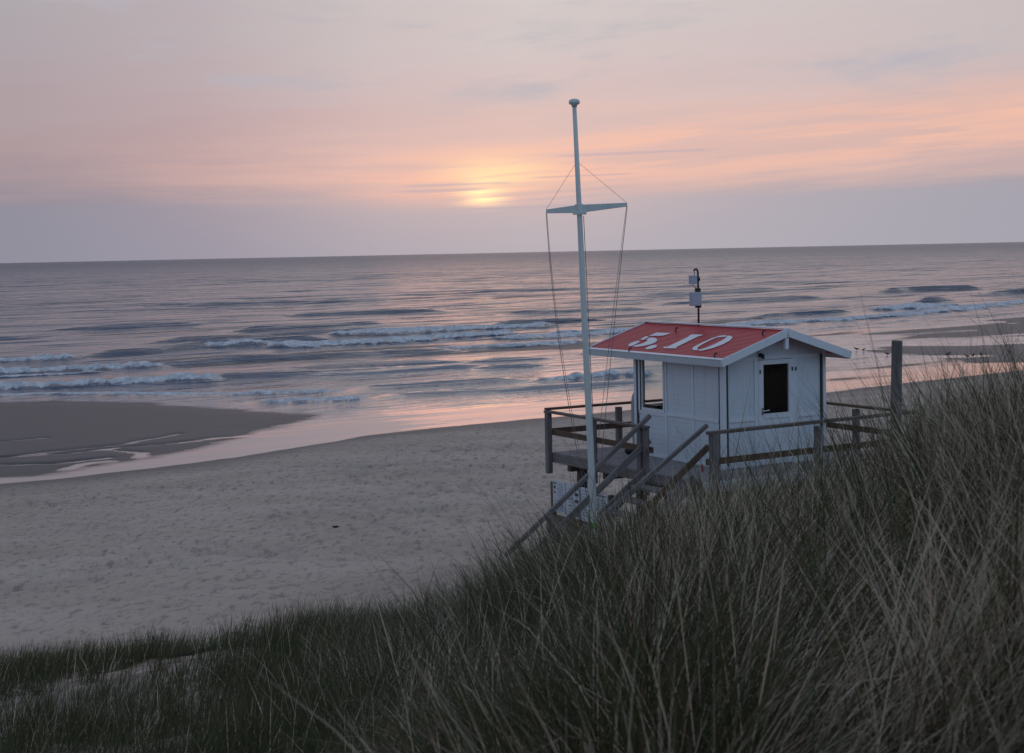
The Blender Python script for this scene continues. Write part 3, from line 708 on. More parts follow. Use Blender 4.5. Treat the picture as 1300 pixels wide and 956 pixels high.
PXE = DX0 - .10
PX1 = DX1 + .10; PY0 = DY0 - .10; PY1 = DY1 + .10
for y in (PY1 - .06, 2.34, .72): post(PXE, y)
post(PXE + .02, .585, .80, .09)
post(-1.02, PY0, .82, .13, -.9); post(1.26, PY0, w=.12); post(PX1 - .05, PY0, w=.12)
for y in (.7, 2.3, PY1 - .06): post(PX1, y)
for x in (.4, 2.0): post(x, PY1)
def rail(a, b_, mname='wood', nm='handrail', w=.12, h=.045):
    return MB().beam(a, b_, w, h).build(nm, mname, deck, bevel=.006)
zt = RZ - .02
rail((PXE, PY1 + .02, zt), (PXE, .50, zt), 'rail'); rail((PXE - .02, PY1, zt + .046), (PX1, PY1, zt + .046), 'brown')
rail((PX1, PY1 - .06, zt + .02), (PX1, PY0 - .06, zt + .04), 'brown'); rail((-1.15, PY0, zt + .035), (PX1 + .06, PY0, zt + .085), 'rail', h=.055)
for a, b_ in (((PXE + .075, PY1, .40), (PXE + .075, .45, .40)), ((PXE + .06, PY1 - .075, .42), (PX1, PY1 - .075, .42)),
              ((PX1 - .075, PY1 - .1, .42), (PX1 - .075, PY0 + .1, .42)), ((-1.12, PY0 + .09, .335), (PX1, PY0 + .09, .37))):
    rail(a, b_, 'brown', 'mid_rail', .04, .11)

# ------------------------------------------------------------------ stairs down to the beach
st = empty('beach_stairs', O, YAW, 'steep wooden stairs with sloping handrails from the deck down to the sand', 'stairs')
k = .735
YL, YR = .60, -.80
xs0 = DX0 - .05
def sx(z): return xs0 + z / k
L_ = 2.15
for y, mt_ in ((YL, 'wood'), (YR, 'wood')):
    zb = L_ if y == YL else 1.6
    MB().beam((xs0 + .05, y, .03), (xs0 - zb / k, y, -zb), .05, .22).build('stringer', mt_, st, bevel=.006)
ns = 9
for i in range(ns):
    z = -.2 - i * .2
    MB().span((sx(z) - .14, YR + .03, z - .045), (sx(z) + .14, YL - .03, z)).build('step', 'wood', st, bevel=.005)
yl, yr = YL + .06, YR - .06
MB().beam((-1.13, yl, 1.0), (-4.15, yl, -1.2), .06, .085).build('handrail', 'wood', st, bevel=.01)
MB().beam((-1.15, yl - .0, .56), (-3.62, yl, -1.24), .045, .12).build('mid_rail', 'wood', st, bevel=.006)
MB().beam((-.98, yr, .95), (-3.55, yr, -.68), .06, .075).build('handrail', 'wood', st, bevel=.01)
MB().beam((-.96, yr, .58), (-2.6, yr, -.62), .045, .11).build('mid_rail', 'brown', st, bevel=.006)
for y, xx, tz in ((yl, -3.3, -.60), (yr, -3.0, -.36)):
    P = world(xx, y, 0)
    MB().span((xx - .05, y - .1, min(ground_at(P.x, P.y) - O.z, tz - .4) - .25), (xx + .05, y - .032, tz)).build('stair_post', 'wood', st, bevel=.008)

# ------------------------------------------------------------------ information boards under the deck edge
P = world(DX0 - .20, 2.7, 0)
sg = empty('notice_board', P, YAW, 'row of white beach notice boards on brown posts under the deck edge', 'notice board')
zg = ground_at(P.x, P.y) - O.z
for y in (1.12, .30, -.42, -1.0):
    MB().span((.03, y - .045, zg - O.z * 0 - .2 if False else -2.3), (.12, y + .045, -.56)).build('board_post', 'pile', sg, bevel=.006)
MB().span((.032, -1.0, -1.75), (.07, 1.12, -1.20)).build('kick_panel', 'pile', sg, bevel=.004)
def panel(y0, y1, z0, z1): return MB().span((0, y0, z0), (.025, y1, z1)).build('sign_panel', 'panel', sg, bevel=.004)
A = panel(.56, 1.02, -1.12, -.50)
B = panel(.02, .52, -1.16, -.50)
C = panel(-.46, -.03, -1.16, -.52)
D = panel(-.98, -.50, -1.12, -.56)
def ink(par, y, z, w_, h_, mname): return MB().span((-.004, y - w_ / 2, z - h_ / 2), (-.001, y + w_ / 2, z + h_ / 2)).build('printed_mark', mname, par)
for i in range(12): ink(A, .72 + random.uniform(-.01, .01), -.57 - i * .042, .20 + random.uniform(-.06, .03), .012, 'inkblue')
ink(A, .945, -.64, .07, .055, 'inkgreen'); ink(A, .945, -.74, .06, .05, 'inkorange'); ink(A, .93, -.56, .12, .02, 'ink'); ink(A, .79, -.90, .36, .014, 'inkblue')
for i in range(6): ink(A, .79, -.95 - i * .027, .34, .010, 'inkblue')
for i, z in enumerate((-.57, -.69, -.82, -1.08)): ink(B, .12, z, .14, .055, 'ink')
for i, z in enumerate((-.66, -.80, -.93)): ink(B, .36, z, .10 + .04 * (i % 2), .035, 'inkblue')
for i in range(8): ink(B, .34, -.60 - i * .065, .17, .010, 'inkblue')
for i in range(9): ink(C, -.25, -.58 - i * .058, .32, .014, 'inkblue')
ink(D, -.74, -.60, .42, .022, 'inkgreen')
for i in range(8): ink(D, -.72 + random.uniform(-.01, .01), -.68 - i * .05, .34, .014, 'inkblue')

# ------------------------------------------------------------------ signal mast
MBASE = Vector((1.245, 23.8, 0)); gz = ground_at(MBASE.x, MBASE.y); MBASE.z = gz
MTOP = Vector((1.052, 24.17, 10.08))
ma = empty('signal_mast', MBASE, 0, 'tall white painted signal mast with a crossbar and hanging halyards beside the stairs', 'mast')
ml = lambda q: Vector(q) - MBASE
ax_ = (MTOP - MBASE)
def on_mast(z): return ax_ * ((z - MBASE.z) / ax_.z)
pts = [on_mast(z) for z in (gz - .5, gz, 5.5, 7, 8.5, 10.08)]
MB().tube(pts, [.056, .056, .052, .047, .041, .033], 16).build('pole', 'mast', ma, smooth=True)
c0 = on_mast(10.08); cap = MB(); cap.tube([c0 + Vector((0, 0, z)) for z in (-.03, .0, .02, .05, .085, .10)], [.04, .045, .082, .09, .075, .03], 16); cap.build('mast_cap', 'mast', ma, smooth=True)
cb = on_mast(8.46)
eL, eR = ml((.575, 24.08, 8.43)), ml((1.845, 24.06, 8.51))
for e in (eL, eR):
    d = (e - cb).normalized(); s0 = cb + d * .05
    side = d.cross(Vector((0, 0, 1))).normalized(); up = side.cross(d)
    arm = MB(); k_ = 0
    for q, hh_ in ((s0, .086), (e, .042)):
        for a_, b_ in ((-1, -1), (1, -1), (1, 1), (-1, 1)): arm.v.append(q + side * a_ * .022 + up * b_ * hh_ * .72 + Vector((0, 0, .0))); arm.g.append((0, a_ * .02, b_ * .05))
    for q in ((0, 3, 2, 1), (4, 5, 6, 7), (0, 1, 5, 4), (1, 2, 6, 5), (2, 3, 7, 6), (3, 0, 4, 7)): arm.f.append(list(q))
    arm.build('crossbar_arm', 'mast', ma, bevel=.004)
MB().tube([on_mast(8.40), on_mast(8.53)], .068, 14).span(cb + Vector((-.10, -.07, -.09)), cb + Vector((.11, .07, -.045))).build('crossbar_bracket', 'mast', ma)
for e in (eL, eR): MB().tube([on_mast(9.2), e * .999 + Vector((0, 0, .03))], .0028, 5).build('stay', 'rope', ma)
def sag(a, b_, s, n=18):
    out = []
    for i in range(n + 1):
        t_ = i / n; q = a.lerp(b_, t_); q.x += -s * 4 * t_ * (1 - t_) if a.x < b_.x else s * 4 * t_ * (1 - t_)
        out.append(q)
    return out
foot = on_mast(gz + .85)
for e, s_ in ((eL, .10), (eR, -.02)):
    a_ = e + Vector((0, -.01, -.03))
    MB().tube(sag(a_, foot + Vector((-.05 if e is eL else .05, -.06, 0)), s_), .0052, 6).build('halyard', 'rope', ma)
    MB().tube(sag(a_ + Vector((.012 if e is eL else -.012, 0, 0)), foot + Vector((-.03, -.07, .1)), s_ * .96), .0038, 6).build('halyard', 'rope', ma)
MB().tube([on_mast(z) + Vector((.062, -.02, 0)) for z in (8.35, 7.4, 6.0, 4.6, 4.2)], .006, 6).build('halyard', 'rope', ma)
gc = MB()
for j in range(5): gc.tube([on_mast(gz + .60 + j * .02) + Vector((math.cos(t_) * .07, math.sin(t_) * .07, 0)) for t_ in np.linspace(0, 2 * PI, 13)], .01, 5)
gc.tube([on_mast(gz + .60) + Vector((-.07, -.05, 0)), on_mast(gz + .88) + Vector((-.075, -.05, 0))], .012, 6)
gc.tube([on_mast(gz + .60) + Vector((.05, -.06, 0)), on_mast(gz + .58) + Vector((.16, -.08, 0)), on_mast(gz + .70) + Vector((.17, -.08, 0))], .012, 6)
gc.build('green_cord', 'green', ma)

# ------------------------------------------------------------------ weathered post in the dune
px_, py_ = 5.22, 20.9; gz = ground_at(px_, py_)
mb = MB(); mb.tube([(0, 0, -.5), (.0, 0, .3), (.045, .03, 6.49 - gz - .02), (.046, .03, 6.49 - gz)], [.078, .076, .074, .066], 18)
tag(mb.build('dune_post', 'wood', None, loc=(px_, py_, gz)), 'thick round weathered timber post standing in the dune grass in front of the railing', 'post')

# ------------------------------------------------------------------ sensor pole on the roof
bx, by = 1.60, 2.93
pz = HR - SL * (bx - HW / 2)
P = world(bx, by, pz)
sp = empty('sensor_pole', P, YAW, 'thin dark weather sensor pole with two grey boxes behind the red roof ridge', 'pole')
q = MB(); q.tube([(0, 0, -.03), (0, 0, .95), (0, 0, 1.16), (-.015, 0, 1.215), (-.05, -.01, 1.235), (-.09, -.02, 1.23), (-.115, -.02, 1.20)], .021, 10); q.tube([(0, 0, -.03), (0, 0, .0)], .06, 10)
q.build('pole', 'steel', sp, smooth=True)
bxm = MB().span((-.19, -.07, .50), (.04, .05, .775)).build('junction_box', 'box', sp, bevel=.01); bxm['label'] = 'larger grey box'
for lo, hi in (((-.06, -.035, .455), (.05, .035, .498)), ((-.06, -.04, .776), (.035, .035, .85))): MB().span(lo, hi).build('clamp', 'black', sp, bevel=.006)
bxm = MB().span((-.205, -.06, .93), (-.06, .04, 1.11)).build('junction_box', 'box', sp, bevel=.008); bxm['label'] = 'smaller grey box at the top'
cm = MB(); cm.tube([(0, 0, .985), (0, 0, 1.0), (0, 0, 1.03), (0, 0, 1.06), (0, 0, 1.075)], [.02, .04, .048, .04, .02], 12); cm.build('camera_dome', 'black', sp, smooth=True)
MB().tube([(-.13, 0, .93), (-.12, -.01, .885), (-.07, -.02, .86), (-.03, -.02, .83)], .007, 6).build('cable', 'black', sp)
MB().tube([(-.10, -.02, 1.2), (-.10, -.02, 1.11)], .007, 6).build('cable', 'black', sp)

# ------------------------------------------------------------------ things on the deck and in the hut
P = world(.33, 3.32, 0)
rb = MB(); prof = []
hh_, ww = 1.19, .172
for i in range(21):
    t_ = PI * i / 20; prof.append((math.cos(t_) * ww, hh_ - .26 + math.sin(t_) * .26))
prof = [(ww, .45)] + prof + [(-ww, .45), (-ww * .75, .02), (ww * .75, .02)]
pr = MB(); pr.prism(prof, (uX * .96 + uY * .28, Vector((0, 0, 1)), -(uY * .96 - uX * .28)), (0, 0, 0), .07)
pr.build('body', 'board', (ro := empty('rescue_board', P, 0, 'pale grey round topped rescue board standing upright behind the seaward corner of the hut', 'rescue board')), bevel=.02)
MB().prism([(x * .80, .08 + z * .87) for x, z in prof], (uX * .96 + uY * .28, Vector((0, 0, 1)), -(uY * .96 - uX * .28)), -(uY * .96 - uX * .28) * .0705, .004).build('grip_pad', 'box', ro)
for z in (.35, .75):
    a = -(uY * .96 - uX * .28) * .10; s = (uX * .96 + uY * .28) * .06
    MB().tube([s * -1 + Vector((0, 0, z)) + a * .72, s * -1 + Vector((0, 0, z)) + a, s + Vector((0, 0, z)) + a, s + Vector((0, 0, z)) + a * .72], .012, 6).build('handle', 'black', ro)

P = world(-.17, 2.80, 0)
bg = MB(); n_ = 12
for i in range(9):
    t_ = i / 8; rr = .11 * math.sin(PI * (.12 + .80 * t_)) ** .7
    for kx in range(n_):
        a = 2 * PI * kx / n_; bg.v.append(Vector((math.cos(a) * rr * 1.1, math.sin(a) * rr * .8, .15 * t_ + .008 * math.sin(3 * a + i)))); bg.g.append((0, 0, 0))
for i in range(8):
    for kx in range(n_): bg.f.append([i * n_ + kx, i * n_ + (kx + 1) % n_, (i + 1) * n_ + (kx + 1) % n_, (i + 1) * n_ + kx])
bg.f.append(list(range(n_))[::-1]); bg.f.append([8 * n_ + kx for kx in range(n_)])
bag = bg.build('bag', 'black', None, smooth=True, loc=P); bag.rotation_euler = (0, 0, YAW)
tag(bag, 'small black bag lying on the deck boards beside the hut wall', 'bag')
MB().tube([(-.05, 0, .145), (-.04, 0, .19), (.04, 0, .19), (.05, 0, .145)], .01, 6).build('handle', 'black', bag)

ch = empty('office_chair', world(.72, 2.02, .018), YAW, 'black padded chair inside the hut seen low in the side window', 'chair')
se = MB().box((0, 0, .50), (.48, .48, .09)).build('seat', 'black', ch, bevel=.03)
bk = MB(); bk.box((-.02, -.24, .99), (.50, .09, .72), (Vector((1, 0, 0)), Vector((0, 1, .15)).normalized(), Vector((0, -.15, 1)).normalized())); bk.build('backrest', 'black', ch, bevel=.035)
MB().tube([(0, 0, .08), (0, 0, .455)], .03, 10).build('pedestal', 'steel', ch)
for i in range(5):
    a = 2 * PI * i / 5; MB().beam((0, 0, .09), (math.cos(a) * .28, math.sin(a) * .28, .05), .05, .04).build('base_leg', 'black', ch)
dk = empty('desk', world(1.15, 2.46, .018), YAW, 'dark desk under the seaward window inside the hut', 'desk')
MB().box((0, 0, .93), (2.1, .44, .04)).build('tabletop', 'black', dk, bevel=.005)
for x in (-.98, .98):
    for y in (-.18, .18): MB().box((x, y, .455), (.05, .05, .91)).build('leg', 'black', dk)
pp = MB(); pp.box((0, 0, .004), (.30, .21, .006)); pp.box((.02, .01, .010), (.28, .2, .005), (Vector((.96, .28, 0)), Vector((-.28, .96, 0)), Vector((0, 0, 1))))
po = pp.build('papers', 'paper', None, loc=world(.42, 2.44, .969)); po.rotation_euler = (0, 0, YAW + .3)
tag(po, 'pale sheets of paper lying on the dark desk inside the hut', 'paper')

# red and white cords
def cord(name, x, y, z, L, label):
    P = world(x, y, z); root = empty(name, P, 0, label, 'rope')
    nseg = 5
    for i in range(nseg):
        a, b_ = -L * i / nseg, -L * (i + 1) / nseg
        q = MB(); q.tube([(.012 * math.sin(i * 1.7), 0, a), (.012 * math.sin(i * 1.7 + .85) , 0, (a + b_) / 2), (.012 * math.sin(i * 1.7 + 1.7), 0, b_)], .011, 6)
        q.build('cord_section', 'rope_red' if i % 2 == 0 or name == 'red_cord' else 'rope_white', root)
cord('barrier_rope', -1.16, PY0 + .16, .30, .72, 'red and white barrier rope hanging from the corner post at the stair head')
cord('red_cord', -1.26, -.55, -.02, .30, 'short red cord dangling from the deck edge beside the stairs')

# ------------------------------------------------------------------ gulls at the water's edge
def gull_mesh():
    me = bpy.data.meshes.new('gull')
    V = [(0, 0, .17), (.07, 0, .185), (.12, 0, .215), (.15, 0, .265), (.175, 0, .285), (.225, 0, .278), (-.08, 0, .165), (-.17, 0, .155), (-.23, 0, .15)]
    E = [(0, 1), (1, 2), (2, 3), (3, 4), (4, 5), (0, 6), (6, 7), (7, 8)]
    me.from_pydata(V, E, []); return me
def gull(first, x, y, rz, label, s=1.0):
    z = max(ground_at(x, y), 0)
    if first is None:
        me = gull_mesh(); o = bpy.data.objects.new('gull', me); COL.objects.link(o)
        md = o.modifiers.new('skin', 'SKIN'); sub = o.modifiers.new('sub', 'SUBSURF'); sub.levels = 1; sub.render_levels = 1
        rad = [(.062, .07), (.06, .066), (.045, .048), (.032, .034), (.034, .036), (.008, .008), (.055, .05), (.035, .022), (.022, .010)]
        for sv, q in zip(me.skin_vertices[0].data, rad): sv.radius = q
        me.skin_vertices[0].data[0].use_root = True
        me.materials.append(M['gull'])
        for sgn in (-1, 1):
            mb = MB(); mb.tube([(.0, sgn * .03, .13), (.005, sgn * .03, .0)], .008, 6); mb.span((-.01, sgn * .03 - .02, .0), (.05, sgn * .03 + .02, .008))
            mb.build('leg', 'gull_leg', o)
    else:
        o = first.copy(); COL.objects.link(o)
        for chd in first.children:
            c_ = chd.copy(); COL.objects.link(c_); c_.parent = o
    o.location = (x, y, z); o.rotation_euler = (0, 0, rz); o.scale = (s * .82,) * 3
    return tag(o, label, 'bird', 'gulls standing on the wet sand')
GULLS = [(25.4, 112.8, 2.9, 'small dark gull, nearest the hut roof of the birds on the wet sand', 1.2),
         (25.75, 112.2, .3, 'small dark gull close beside the bird nearest the hut roof', 1.0),
         (26.3, 107.3, 2.6, 'small dark gull alone just left of the thick dune post', 1.2),
         (29.9, 105.0, .5, 'small dark gull alone on the wet sand right of the thick dune post', 1.55),
         (30.7, 103.2, 3.3, 'small dark gull, leftmost of the three gathered at far right', 1.15),
         (31.3, 103.9, .9, 'small dark gull in the middle of the three gathered at far right', 1.35),
         (31.75, 103.6, 1.4, 'small dark gull, rightmost of the three gathered at far right', 1.55)]
g0 = None
for a in GULLS:
    o = gull(g0, *a); g0 = g0 or o

# ------------------------------------------------------------------ odds and ends on the sand
def weed(x, y, s, label, seed):
    rr = random.Random(seed); mb = MB()
    for i in range(9):
        a = rr.uniform(0, 2 * PI); p0 = Vector((rr.uniform(-.08, .08), rr.uniform(-.08, .08), .02)) * s
        mb.tube([p0, p0 + Vector((math.cos(a) * .08, math.sin(a) * .08, .05)) * s, p0 + Vector((math.cos(a + .5) * .2, math.sin(a + .5) * .2, .012)) * s], [.03 * s, .035 * s, .012 * s], 6)
    o = mb.build('seaweed_clump', 'weed', None, smooth=True, loc=(x, y, ground_at(x, y)))
    tag(o, label, 'seaweed')
weed(-4.3, 36.2, .42, 'small dark clump of seaweed alone on the open sand left of the stairs', 3)
ROPE = [(-4.6, 17.9), (-4.2, 18.1), (-3.8, 18.15), (-3.4, 18.05), (-3.0, 17.85), (-2.6, 17.7), (-2.2, 17.4)]
pts = []
for i in range(len(ROPE) - 1):
    for t_ in np.linspace(0, 1, 5)[:-1]:
        x = ROPE[i][0] * (1 - t_) + ROPE[i + 1][0] * t_; y = ROPE[i][1] * (1 - t_) + ROPE[i + 1][1] * t_
        pts.append((x, y, ground_at(x, y) + .03 + .03 * math.sin(x * 3)))
o = MB().tube([(a - pts[0][0], b_ - pts[0][1], c_ - pts[0][2]) for a, b_, c_ in pts], .026, 8).build('old_rope', 'rope_dark', None, smooth=True, loc=pts[0])
tag(o, 'dark old rope lying on sand among the sparse grass at the dune foot', 'rope')

# ------------------------------------------------------------------ marram grass
def grass(name, label, bx, by, bz, az, length, th0, bend, width, cols, mat):
    n = len(bx); S = 6
    t_ = np.linspace(0, 1, S)[None, :]
    th = th0[:, None] + bend[:, None] * t_ ** 1.4
    dl = length[:, None] / (S - 1)
    hx = np.sin(th) * dl; hz = np.cos(th) * dl
    hor = np.concatenate([np.zeros((n, 1)), np.cumsum(hx[:, :-1], 1)], 1)
    ver = np.concatenate([np.zeros((n, 1)), np.cumsum(hz[:, :-1], 1)], 1)
    cx = bx[:, None] + hor * np.cos(az)[:, None]; cy = by[:, None] + hor * np.sin(az)[:, None]; cz = bz[:, None] + ver
    tw = az + PI / 2 + rng.normal(0, .9, n)
    wx, wy = np.cos(tw)[:, None], np.sin(tw)[:, None]
    w_ = width[:, None] * np.array([.8, 1, .95, .8, .5, 0])[None, :] * .5
    Lx, Ly = cx - wx * w_, cy - wy * w_; Rx, Ry = cx + wx * w_, cy + wy * w_
    V = np.zeros((n, 2 * S - 1, 3), np.float32)
    for i in range(S - 1):
        V[:, 2 * i] = np.stack([Lx[:, i], Ly[:, i], cz[:, i]], -1); V[:, 2 * i + 1] = np.stack([Rx[:, i], Ry[:, i], cz[:, i]], -1)
    V[:, -1] = np.stack([cx[:, -1], cy[:, -1], cz[:, -1]], -1)
    nv = 2 * S - 1
    quads = np.array([[2 * i, 2 * i + 1, 2 * i + 3, 2 * i + 2] for i in range(S - 2)]).ravel()
    loops = np.concatenate([quads, [2 * S - 4, 2 * S - 3, 2 * S - 2]])
    LI = (np.arange(n)[:, None] * nv + loops[None, :]).astype(np.int32)
    nf = S - 1; per = len(loops)
    starts = (np.arange(n)[:, None] * per + (np.arange(nf) * 4)[None, :]).astype(np.int32)
    tot = np.tile(np.array([4] * (S - 2) + [3], np.int32), n)
    me = bpy.data.meshes.new(name)
    me.vertices.add(n * nv); me.vertices.foreach_set('co', V.ravel())
    me.loops.add(n * per); me.loops.foreach_set('vertex_index', LI.ravel())
    me.polygons.add(n * nf); me.polygons.foreach_set('loop_start', starts.ravel()); me.polygons.foreach_set('loop_total', tot)
    me.polygons.foreach_set('use_smooth', np.ones(n * nf, bool))
    ca_ = me.attributes.new('tint', 'FLOAT_COLOR', 'POINT')
    cc = np.ones((n, nv, 4), np.float32); cc[:, :, :3] = cols[:, None, :]
    ca_.data.foreach_set('color', cc.ravel())
    me.update(calc_edges=True)
    me.materials.append(mat)
    o = bpy.data.objects.new(name, me); COL.objects.link(o)
    return tag(o, label, 'grass', None, 'stuff')
mt, nt, b = material('grass_blade')
tint = nt.attr('tint').outputs['Color']
nt.put(b.inputs['Base Color'], tint); b.inputs['Roughness'].default_value = .6; b.inputs['Specular IOR Level'].default_value = .25
tr = nt.new('ShaderNodeBsdfTranslucent'); nt.put(tr.inputs[0], tint)
ms = nt.new('ShaderNodeMixShader'); ms.inputs[0].default_value = .25; nt.put(ms.inputs[1], b.outputs[0]); nt.put(ms.inputs[2], tr.outputs[0])
nt.put(nt.n['Material Output'].inputs[0], ms.outputs[0])

GREEN, OLIVE, STRAW, DEAD = np.array((.058, .074, .034)), np.array((.102, .100, .048)), np.array((.62, .54, .41)), np.array((.145, .105, .066))
def tints(n, wg, wo, ws, wd):
    w_ = np.array([wg, wo, ws, wd]).T if hasattr(wg, '__len__') else np.tile([wg, wo, ws, wd], (n, 1))
    w_ = np.cumsum(w_, 1); w_ = w_ / w_[:, -1:]
    u_ = rng.random(n)[:, None]; k_ = (u_ > w_).sum(1)
    base = np.stack([GREEN, OLIVE, STRAW, DEAD])[np.clip(k_, 0, 3)]
    return base * rng.uniform(.65, 1.3, (n, 1)) * rng.uniform(.93, 1.07, (n, 3))
def scatter(n_try, r0, r1, a0, a1, pw=.75):
    rr = (r0**(1 / pw) + rng.random(n_try) * (r1**(1 / pw) - r0**(1 / pw)))**pw
    aa = np.radians(rng.uniform(a0, a1, n_try)); return rr * np.sin(aa), rr * np.cos(aa)
# main dune: tufts, each a fan of blades
def leftness(x, y): return 1 - sstep(-.15, -.055, x / np.maximum(y, .5) + (fbm(x * .9, y * .9, 171, 2) - .5) * .05)
def keepout(x, y):
    hx_ = (x - O.x) * uX.x + (y - O.y) * uX.y; hy_ = (x - O.x) * uY.x + (y - O.y) * uY.y
    return ((hx_ > -1.25) & (hx_ < 3.75) & (hy_ > -.95) & (hy_ < 4.1)) | ((hx_ < -1.15) & (hy_ > -.85) & (hy_ < .75)) | (np.hypot(x - 1.245, y - 23.8) < .2)
tx, ty = scatter(12800, 2.0, 30, -26, 42)
tz, tv = ground_z(tx, ty)
keep = (rng.random(len(tx)) < tv * (1 - leftness(tx, ty)) * np.clip(2.2 * sstep(.40, .60, fbm(tx * 1.0, ty * 1.0, 111, 3)), .04, 1)) & ~keepout(tx, ty)
tx, ty, tz = tx[keep], ty[keep], tz[keep]
per = rng.integers(20, 56, len(tx)); ti = np.repeat(np.arange(len(tx)), per); n = len(ti)
bx = tx[ti] + rng.normal(0, .085, n); by = ty[ti] + rng.normal(0, .085, n); bz = tz[ti] - .04
ta = tx / ty                                                          # bearing: right part leans one way, crest the other
flow = (fbm(tx * .5, ty * .5, 121, 3) - .5) * 2.1 + .85 * np.exp(-((ta - .19) / .09)**2) - .30 * sstep(.2, .34, ta) * sstep(7, 11, ty)
flowy = (fbm(tx * .5 + 30, ty * .5, 123, 3) - .5) * 1.6 - .15
ax1 = flow[ti] + rng.normal(0, .24, n); ay1 = flowy[ti] + rng.normal(0, .24, n)
az = np.arctan2(ay1, ax1); th0 = np.clip(np.hypot(ax1, ay1) * .8, .03, .95)
tall = .70 + .42 * fbm(tx * .6, ty * .6, 131, 2)
ln = (tall * (.62 + .38 * sstep(-.10, .10, ta)) * (1 - .38 * sstep(18.5, 21, ty) * (1 - sstep(.09, .13, ta))))[ti] * rng.uniform(.55, 1.4, n) * np.where(rng.random(n) < .05, 1.35, 1)
bend = rng.gamma(2.2, .42, n)
dead = sstep(.40, .60, fbm(tx * .55, ty * .55, 141, 3) + .16 * np.exp(-((ta - .2) / .1)**2))[ti]
dead = dead * (.35 + .65 * sstep(.0, .12, ta))[ti]
cols = tints(n, .44 - .34 * dead, .36 - .12 * dead, .14 + .58 * dead, .16 + .1 * dead)
wd = rng.uniform(.0035, .0075, n) * (1 + .25 * (by > 14))
# tall loose flowering stems standing above the crest
fx, fy = scatter(1500, 6, 22, -3, 30); fz, fv = ground_z(fx, fy); fa = fx / fy
ok = (rng.random(len(fx)) < fv * np.maximum(sstep(.11, .17, fa), .35 * sstep(.0, .03, fa) * (fy > 14)) * sstep(.42, .6, fbm(fx * .8, fy * .8, 181, 2))) & ~keepout(fx, fy)
fx, fy, fz = fx[ok], fy[ok], fz[ok]; fp = rng.integers(4, 11, len(fx)); fi = np.repeat(np.arange(len(fx)), fp); k_ = len(fi)
f1 = rng.normal(-.16, .22, k_); f2 = rng.normal(0, .2, k_)
hgt = 1 - .35 * sstep(17, 20, fy)
bx = np.r_[bx, fx[fi] + rng.normal(0, .09, k_)]; by = np.r_[by, fy[fi] + rng.normal(0, .09, k_)]; bz = np.r_[bz, fz[fi] - .04]
az = np.r_[az, np.arctan2(f2, f1)]; th0 = np.r_[th0, np.clip(np.hypot(f1, f2), .03, .7)]; ln = np.r_[ln, rng.uniform(.95, 1.45, k_) * hgt[fi]]
bend = np.r_[bend, rng.gamma(2, .2, k_)]; wd = np.r_[wd, rng.uniform(.004, .0075, k_)]; cols = np.r_[cols, tints(k_, .45, .35, .08, .12)]
grass('marram_grass', 'dense olive and straw coloured marram grass covering the near dune', bx, by, bz, az, ln, th0, bend, wd, cols, mt)
# low dead thatch between the tufts
tx, ty = scatter(36000, 1.8, 27, -26, 42)
tz, tv = ground_z(tx, ty)
keep = (rng.random(len(tx)) < tv * (1 - leftness(tx, ty))) & ~keepout(tx, ty)
tx, ty, tz = tx[keep], ty[keep], tz[keep]; n = len(tx)
grass('dead_thatch', 'low brown dead thatch lying between the marram tufts', tx, ty, tz - .02, rng.uniform(0, 2 * PI, n), rng.uniform(.25, .6, n),
      rng.uniform(.5, 1.25, n), rng.uniform(.1, .8, n), rng.uniform(.004, .008, n), tints(n, .12, .3, .18, .4), mt)
# greener, shorter grass down the left foot of the dune, thick along its rim and sparse on the sand inside
tx, ty = scatter(19000, 8, 28, -34, 3)
tz, tv = ground_z(tx, ty)
lf = leftness(tx, ty)
dz = dune_z(tx, ty) - beach_z(tx, ty)
rim = sstep(.05, .30, dz) * (1 - sstep(.95, 1.25, dz))
inner = sstep(.6, .9, dz) * sstep(.52, .66, fbm(tx * .9, ty * .9, 151, 3))
toward = sstep(-.23, -.12, tx / ty)
keep = rng.random(len(tx)) < lf * np.clip(rim * (.50 + .7 * sstep(.3, .6, fbm(tx * 1.3, ty * 1.3, 153, 2))) + .22 * sstep(.6, .9, dz) + inner * .75 + toward * .42 * sstep(.4, .8, dz), 0, 1)
tx, ty, tz = tx[keep], ty[keep], tz[keep]; rm = rim[keep]; tw_ = toward[keep]
per = rng.integers(6, 13, len(tx)); ti = np.repeat(np.arange(len(tx)), per); n = len(ti)
bx = tx[ti] + rng.normal(0, .05, n); by = ty[ti] + rng.normal(0, .05, n); bz = tz[ti] - .03
la = rng.normal(.2, .7, len(tx))
ax1 = np.cos(la)[ti] * .22 + rng.normal(0, .2, n); ay1 = np.sin(la)[ti] * .15 + rng.normal(0, .2, n)
az = np.arctan2(ay1, ax1); th0 = np.clip(np.hypot(ax1, ay1), .03, .8)
ln = rng.uniform(.24, .52, n) * (1 + .45 * tw_[ti] - .1 * rm[ti])
g_ = np.ones(n)
grass('dune_foot_grass', 'short green grass in a loose fringe along the sandy dune foot', bx, by, bz, az, ln, th0, rng.gamma(2, .2, n), rng.uniform(.004, .0075, n),
      tints(n, .70 * g_, .24 * g_, .05 * g_, .05 * g_) * np.array((1.25, 1.18, 1.20)), mt)

